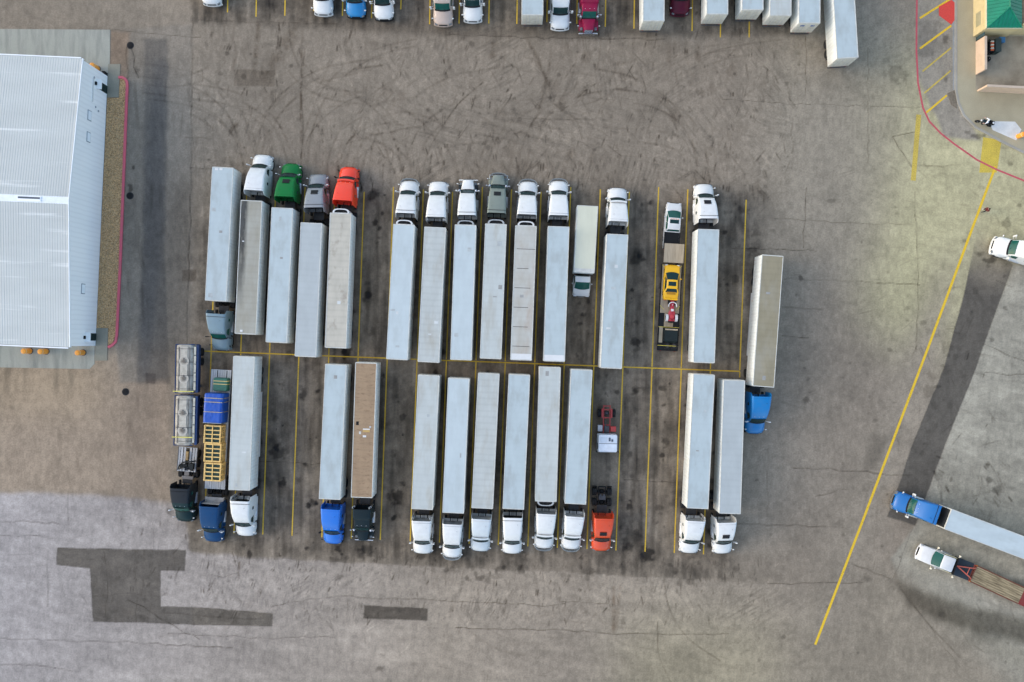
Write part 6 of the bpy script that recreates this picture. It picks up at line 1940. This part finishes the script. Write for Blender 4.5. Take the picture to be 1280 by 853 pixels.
# walker, about 1.75 m, mid-stride towards the yellow line
V = [(0, 0, .95), (0, .01, 1.15), (0, .02, 1.38), (0, .03, 1.50), (0, .05, 1.60), (0, .05, 1.70),
     (-.10, .02, .90), (-.11, .16, .50), (-.11, .06, .09), (-.11, .20, .04),
     (.10, -.02, .90), (.11, -.06, .50), (.11, -.30, .14), (.11, -.18, .04),
     (-.20, .01, 1.40), (-.25, -.10, 1.14), (-.24, -.02, .92), (.20, .01, 1.40), (.25, .06, 1.14), (.23, .22, .96)]
E = [(0, 1), (1, 2), (2, 3), (3, 4), (4, 5), (0, 6), (6, 7), (7, 8), (8, 9), (0, 10), (10, 11), (11, 12), (12, 13), (2, 14), (14, 15), (15, 16), (2, 17), (17, 18), (18, 19)]
Rr = [.145, .135, .15, .06, .095, .085, .095, .07, .05, .045, .095, .07, .05, .045, .075, .055, .04, .075, .055, .04]
hand_chain(V, E, Rr, 16, (0, .25, -1), (0, 1, 0)); hand_chain(V, E, Rr, 19, (0, .6, -.8), (0, .8, .6))
JACK = paint((.12, .02, .02), .7, .1, coat=0); TROU = paint((.02, .022, .03), .8, .1, coat=0)


def fm(c):
    if c.z > 1.49: return 0
    if c.z < .09: return 3
    if abs(c.x) > .17: return 0 if c.z < .95 else 1
    return 1 if c.z > .92 else 2


x, y = P(1227.6, 264)
pr = thing('person', 'person in dark red jacket and dark trousers walking by the yellow line', 'person', (x, y), R(115))
skin_body('body', V, E, Rr, [SKIN, JACK, TROU, M_black], fm, pr)
b = MB(); b.rev([(1.60, .09), (1.66, .107), (1.72, .105), (1.77, .075), (1.79, .02)], 'z', 14, (0, .03, 0)); b.build('hair', paint((.012, .008, .006), .7, .1, coat=0), pr)
b = MB()
for s in (-1, 1): b.rev([(.128, .003), (.132, .011), (.138, .010), (.142, .003)], 'y', 8, (s * .034, .0, 1.635))
b.build('eye', M_white, pr)
b = MB(); b.loft([[(-.012, .135, 1.645), (.012, .135, 1.645), (0, .14, 1.65)], [(-.018, .135, 1.60), (.018, .135, 1.60), (0, .17, 1.605)]]); b.build('nose', SKIN, pr)
b = MB(); b.box(-.025, .025, .12, .142, 1.565, 1.578, .004); b.build('mouth', paint((.25, .09, .08), .6, .05, coat=0), pr)
b = MB(); b.box(.20, .28, .10, .32, .62, .93, .03); 
tag(b.build('shoulder_bag', paint((.65, .63, .58), .7, .1, coat=0), None, loc=(x, y, 0), rot=(0, 0, R(115))), 'pale bag carried by the walking person', 'bag')

# motorcycle nose left with its rider
nf = P(1217.6, 152.6); nr = P(1234.5, 157.0)
rz = heading(nf, nr); L = math.hypot(nf[0] - nr[0], nf[1] - nr[1])
ctr = ((nf[0] + nr[0]) / 2, (nf[1] + nr[1]) / 2)
MO = thing('motorcycle', 'dark motorcycle parked on the pavement beside the whitened slab', 'motorcycle', (*ctr, .12), rz)
for y in (.70, -.70):
    b = MB(); b.rev([(-.06, .2), (-.075, .27), (-.05, .31), (0, .325), (.05, .31), (.075, .27), (.06, .2)], 'x', 20); w = b.build('wheel', M_rubber, MO, (0, y, .325))
    b = MB(); b.rev([(-.05, .21), (-.02, .19), (-.02, .05), (-.08, .04), (.08, .04), (.02, .05), (.02, .19), (.05, .21)], 'x', 16); b.build('rim', M_alu, w)
b = MB(); b.tube([(0, .70, .33), (0, .50, .75), (0, .42, 1.0)], .04); b.tube([(0, -.70, .33), (0, -.2, .45), (0, .1, .4), (0, .42, .85)], .045); b.box(-.17, .17, -.2, .22, .25, .6, .06); b.build('frame', M_dark, MO)
b = MB(); b.loft([[(x_ * k, yy, .72 + z * k) for x_, z in half([(.10, 0), (.17, .1), (.14, .22), (0, .26)])] for yy, k in ((.40, .5), (.30, 1), (.02, 1), (-.1, .6))]); b.build('fuel_tank', paint((.015, .03, .035), .2, .05), MO)
b = MB(); b.box(-.14, .14, -.78, -.08, .74, .84, .05); b.build('seat', M_black, MO)
b = MB(); b.tube([(-.40, .22, 1.05), (-.3, .34, 1.06), (0, .42, 1.0), (.3, .34, 1.06), (.40, .22, 1.05)], .02); b.build('handlebar', M_chrome, MO)
b = MB(); b.box(-.24, .24, -1.10, -.72, .80, 1.10, .08); tc = b.build('top_case', M_black, MO)
b = MB(); b.rev([(1.09, .13), (1.12, .12), (1.13, .02)], 'z', 14, (0, -.9, 0)); b.build('lid_badge', M_white, tc)
b = MB(); b.rev([(.45, .02), (.5, .10), (.58, .08), (.6, .02)], 'y', 12, (0, 0, .92)); b.build('headlight', M_lamp, MO)
for s in (-1, 1):
    b = MB(); b.box(s * .3 - .09, s * .3 + .09, -.95, -.45, .45, .8, .05); b.build('pannier', M_black, MO)
V = [(0, -.25, .93), (0, -.20, 1.12), (0, -.08, 1.36), (0, -.03, 1.46), (0, .02, 1.56), (0, .03, 1.66),
     (-.12, -.20, .90), (-.24, .20, .74), (-.22, -.02, .32), (-.22, .13, .28), (.12, -.20, .90), (.24, .20, .74), (.22, -.02, .32), (.22, .13, .28),
     (-.21, -.06, 1.36), (-.33, .06, 1.14), (-.35, .22, 1.10), (.21, -.06, 1.36), (.33, .06, 1.14), (.35, .22, 1.10)]
E = [(0, 1), (1, 2), (2, 3), (3, 4), (4, 5), (0, 6), (6, 7), (7, 8), (8, 9), (0, 10), (10, 11), (11, 12), (12, 13), (2, 14), (14, 15), (15, 16), (2, 17), (17, 18), (18, 19)]
Rr = [.15, .145, .155, .06, .09, .08, .10, .075, .055, .05, .10, .075, .055, .05, .08, .06, .042, .08, .06, .042]
hand_chain(V, E, Rr, 16, (-.2, .9, -.5), (1, .2, 0)); hand_chain(V, E, Rr, 19, (.2, .9, -.5), (-1, .2, 0))
SHIRT = paint((.74, .76, .80), .7, .05, coat=0)


def fm2(c):
    if c.z > 1.45: return 0
    if c.z < .40 and abs(c.x) < .30: return 3
    if abs(c.x) > .28 and c.y > .12 and c.z > .9: return 0
    return 1 if c.z > .98 and (c.y < .16 or abs(c.x) > .28) else 2


pr = thing('person', 'rider in white shirt and white helmet sitting on the motorcycle', 'person', (*ctr, .12), rz)
skin_body('body', V, E, Rr, [SKIN, SHIRT, TROU, M_black], fm2, pr)
b = MB(); b.rev([(1.50, .10), (1.54, .135), (1.62, .15), (1.70, .135), (1.75, .09), (1.775, .02)], 'z', 18, (0, .02, 0)); h = b.build('helmet', M_white, pr)
b = MB(); b.box(-.10, .10, .115, .165, 1.57, 1.665, .03); b.build('visor', M_glass, h)

# ================================================================ sky, sun, camera
w = bpy.data.worlds.new('World'); scene.world = w; w.use_nodes = True
nt = w.node_tree
sky = nt.nodes.new('ShaderNodeTexSky'); sky.sky_type = 'NISHITA'; sky.sun_disc = False
SUN = Vector((-0.80, 0.05, 0.40)).normalized()
sky.sun_elevation = math.asin(SUN.z); sky.sun_rotation = math.atan2(SUN.x, SUN.y)
sky.air_density = 1.0; sky.dust_density = 1.5; sky.ozone_density = 0.5
nt.links.new(sky.outputs[0], nt.nodes['Background'].inputs[0])
nt.nodes['Background'].inputs[1].default_value = .15
sun = bpy.data.lights.new('sun', 'SUN'); sun.energy = 0.5; sun.angle = R(140); sun.color = (1.0, 0.94, 0.85)
so = bpy.data.objects.new('sun', sun); col.objects.link(so)
so.rotation_euler = (-SUN).to_track_quat('-Z', 'Y').to_euler(); so.location = (0, 0, 60)
cam = bpy.data.cameras.new('camera'); cam.sensor_width = 36.0; cam.lens = 36.0 * FPX / 1280.0
cam.clip_start = 1.0; cam.clip_end = 12000
co_ = bpy.data.objects.new('camera', cam); col.objects.link(co_)
co_.location = (0, 0, CAM_H); co_.rotation_euler = (0, 0, 0)
scene.camera = co_
scene.view_settings.view_transform = 'Standard'; scene.view_settings.look = 'None'
scene.view_settings.gamma = 1.0; scene.view_settings.use_curve_mapping = False
scene.view_settings.exposure = EXPOSURE
scene.render.resolution_x = 1024; scene.render.resolution_y = 682
scene.cycles.use_denoising = True
scene.cycles.max_bounces = 6
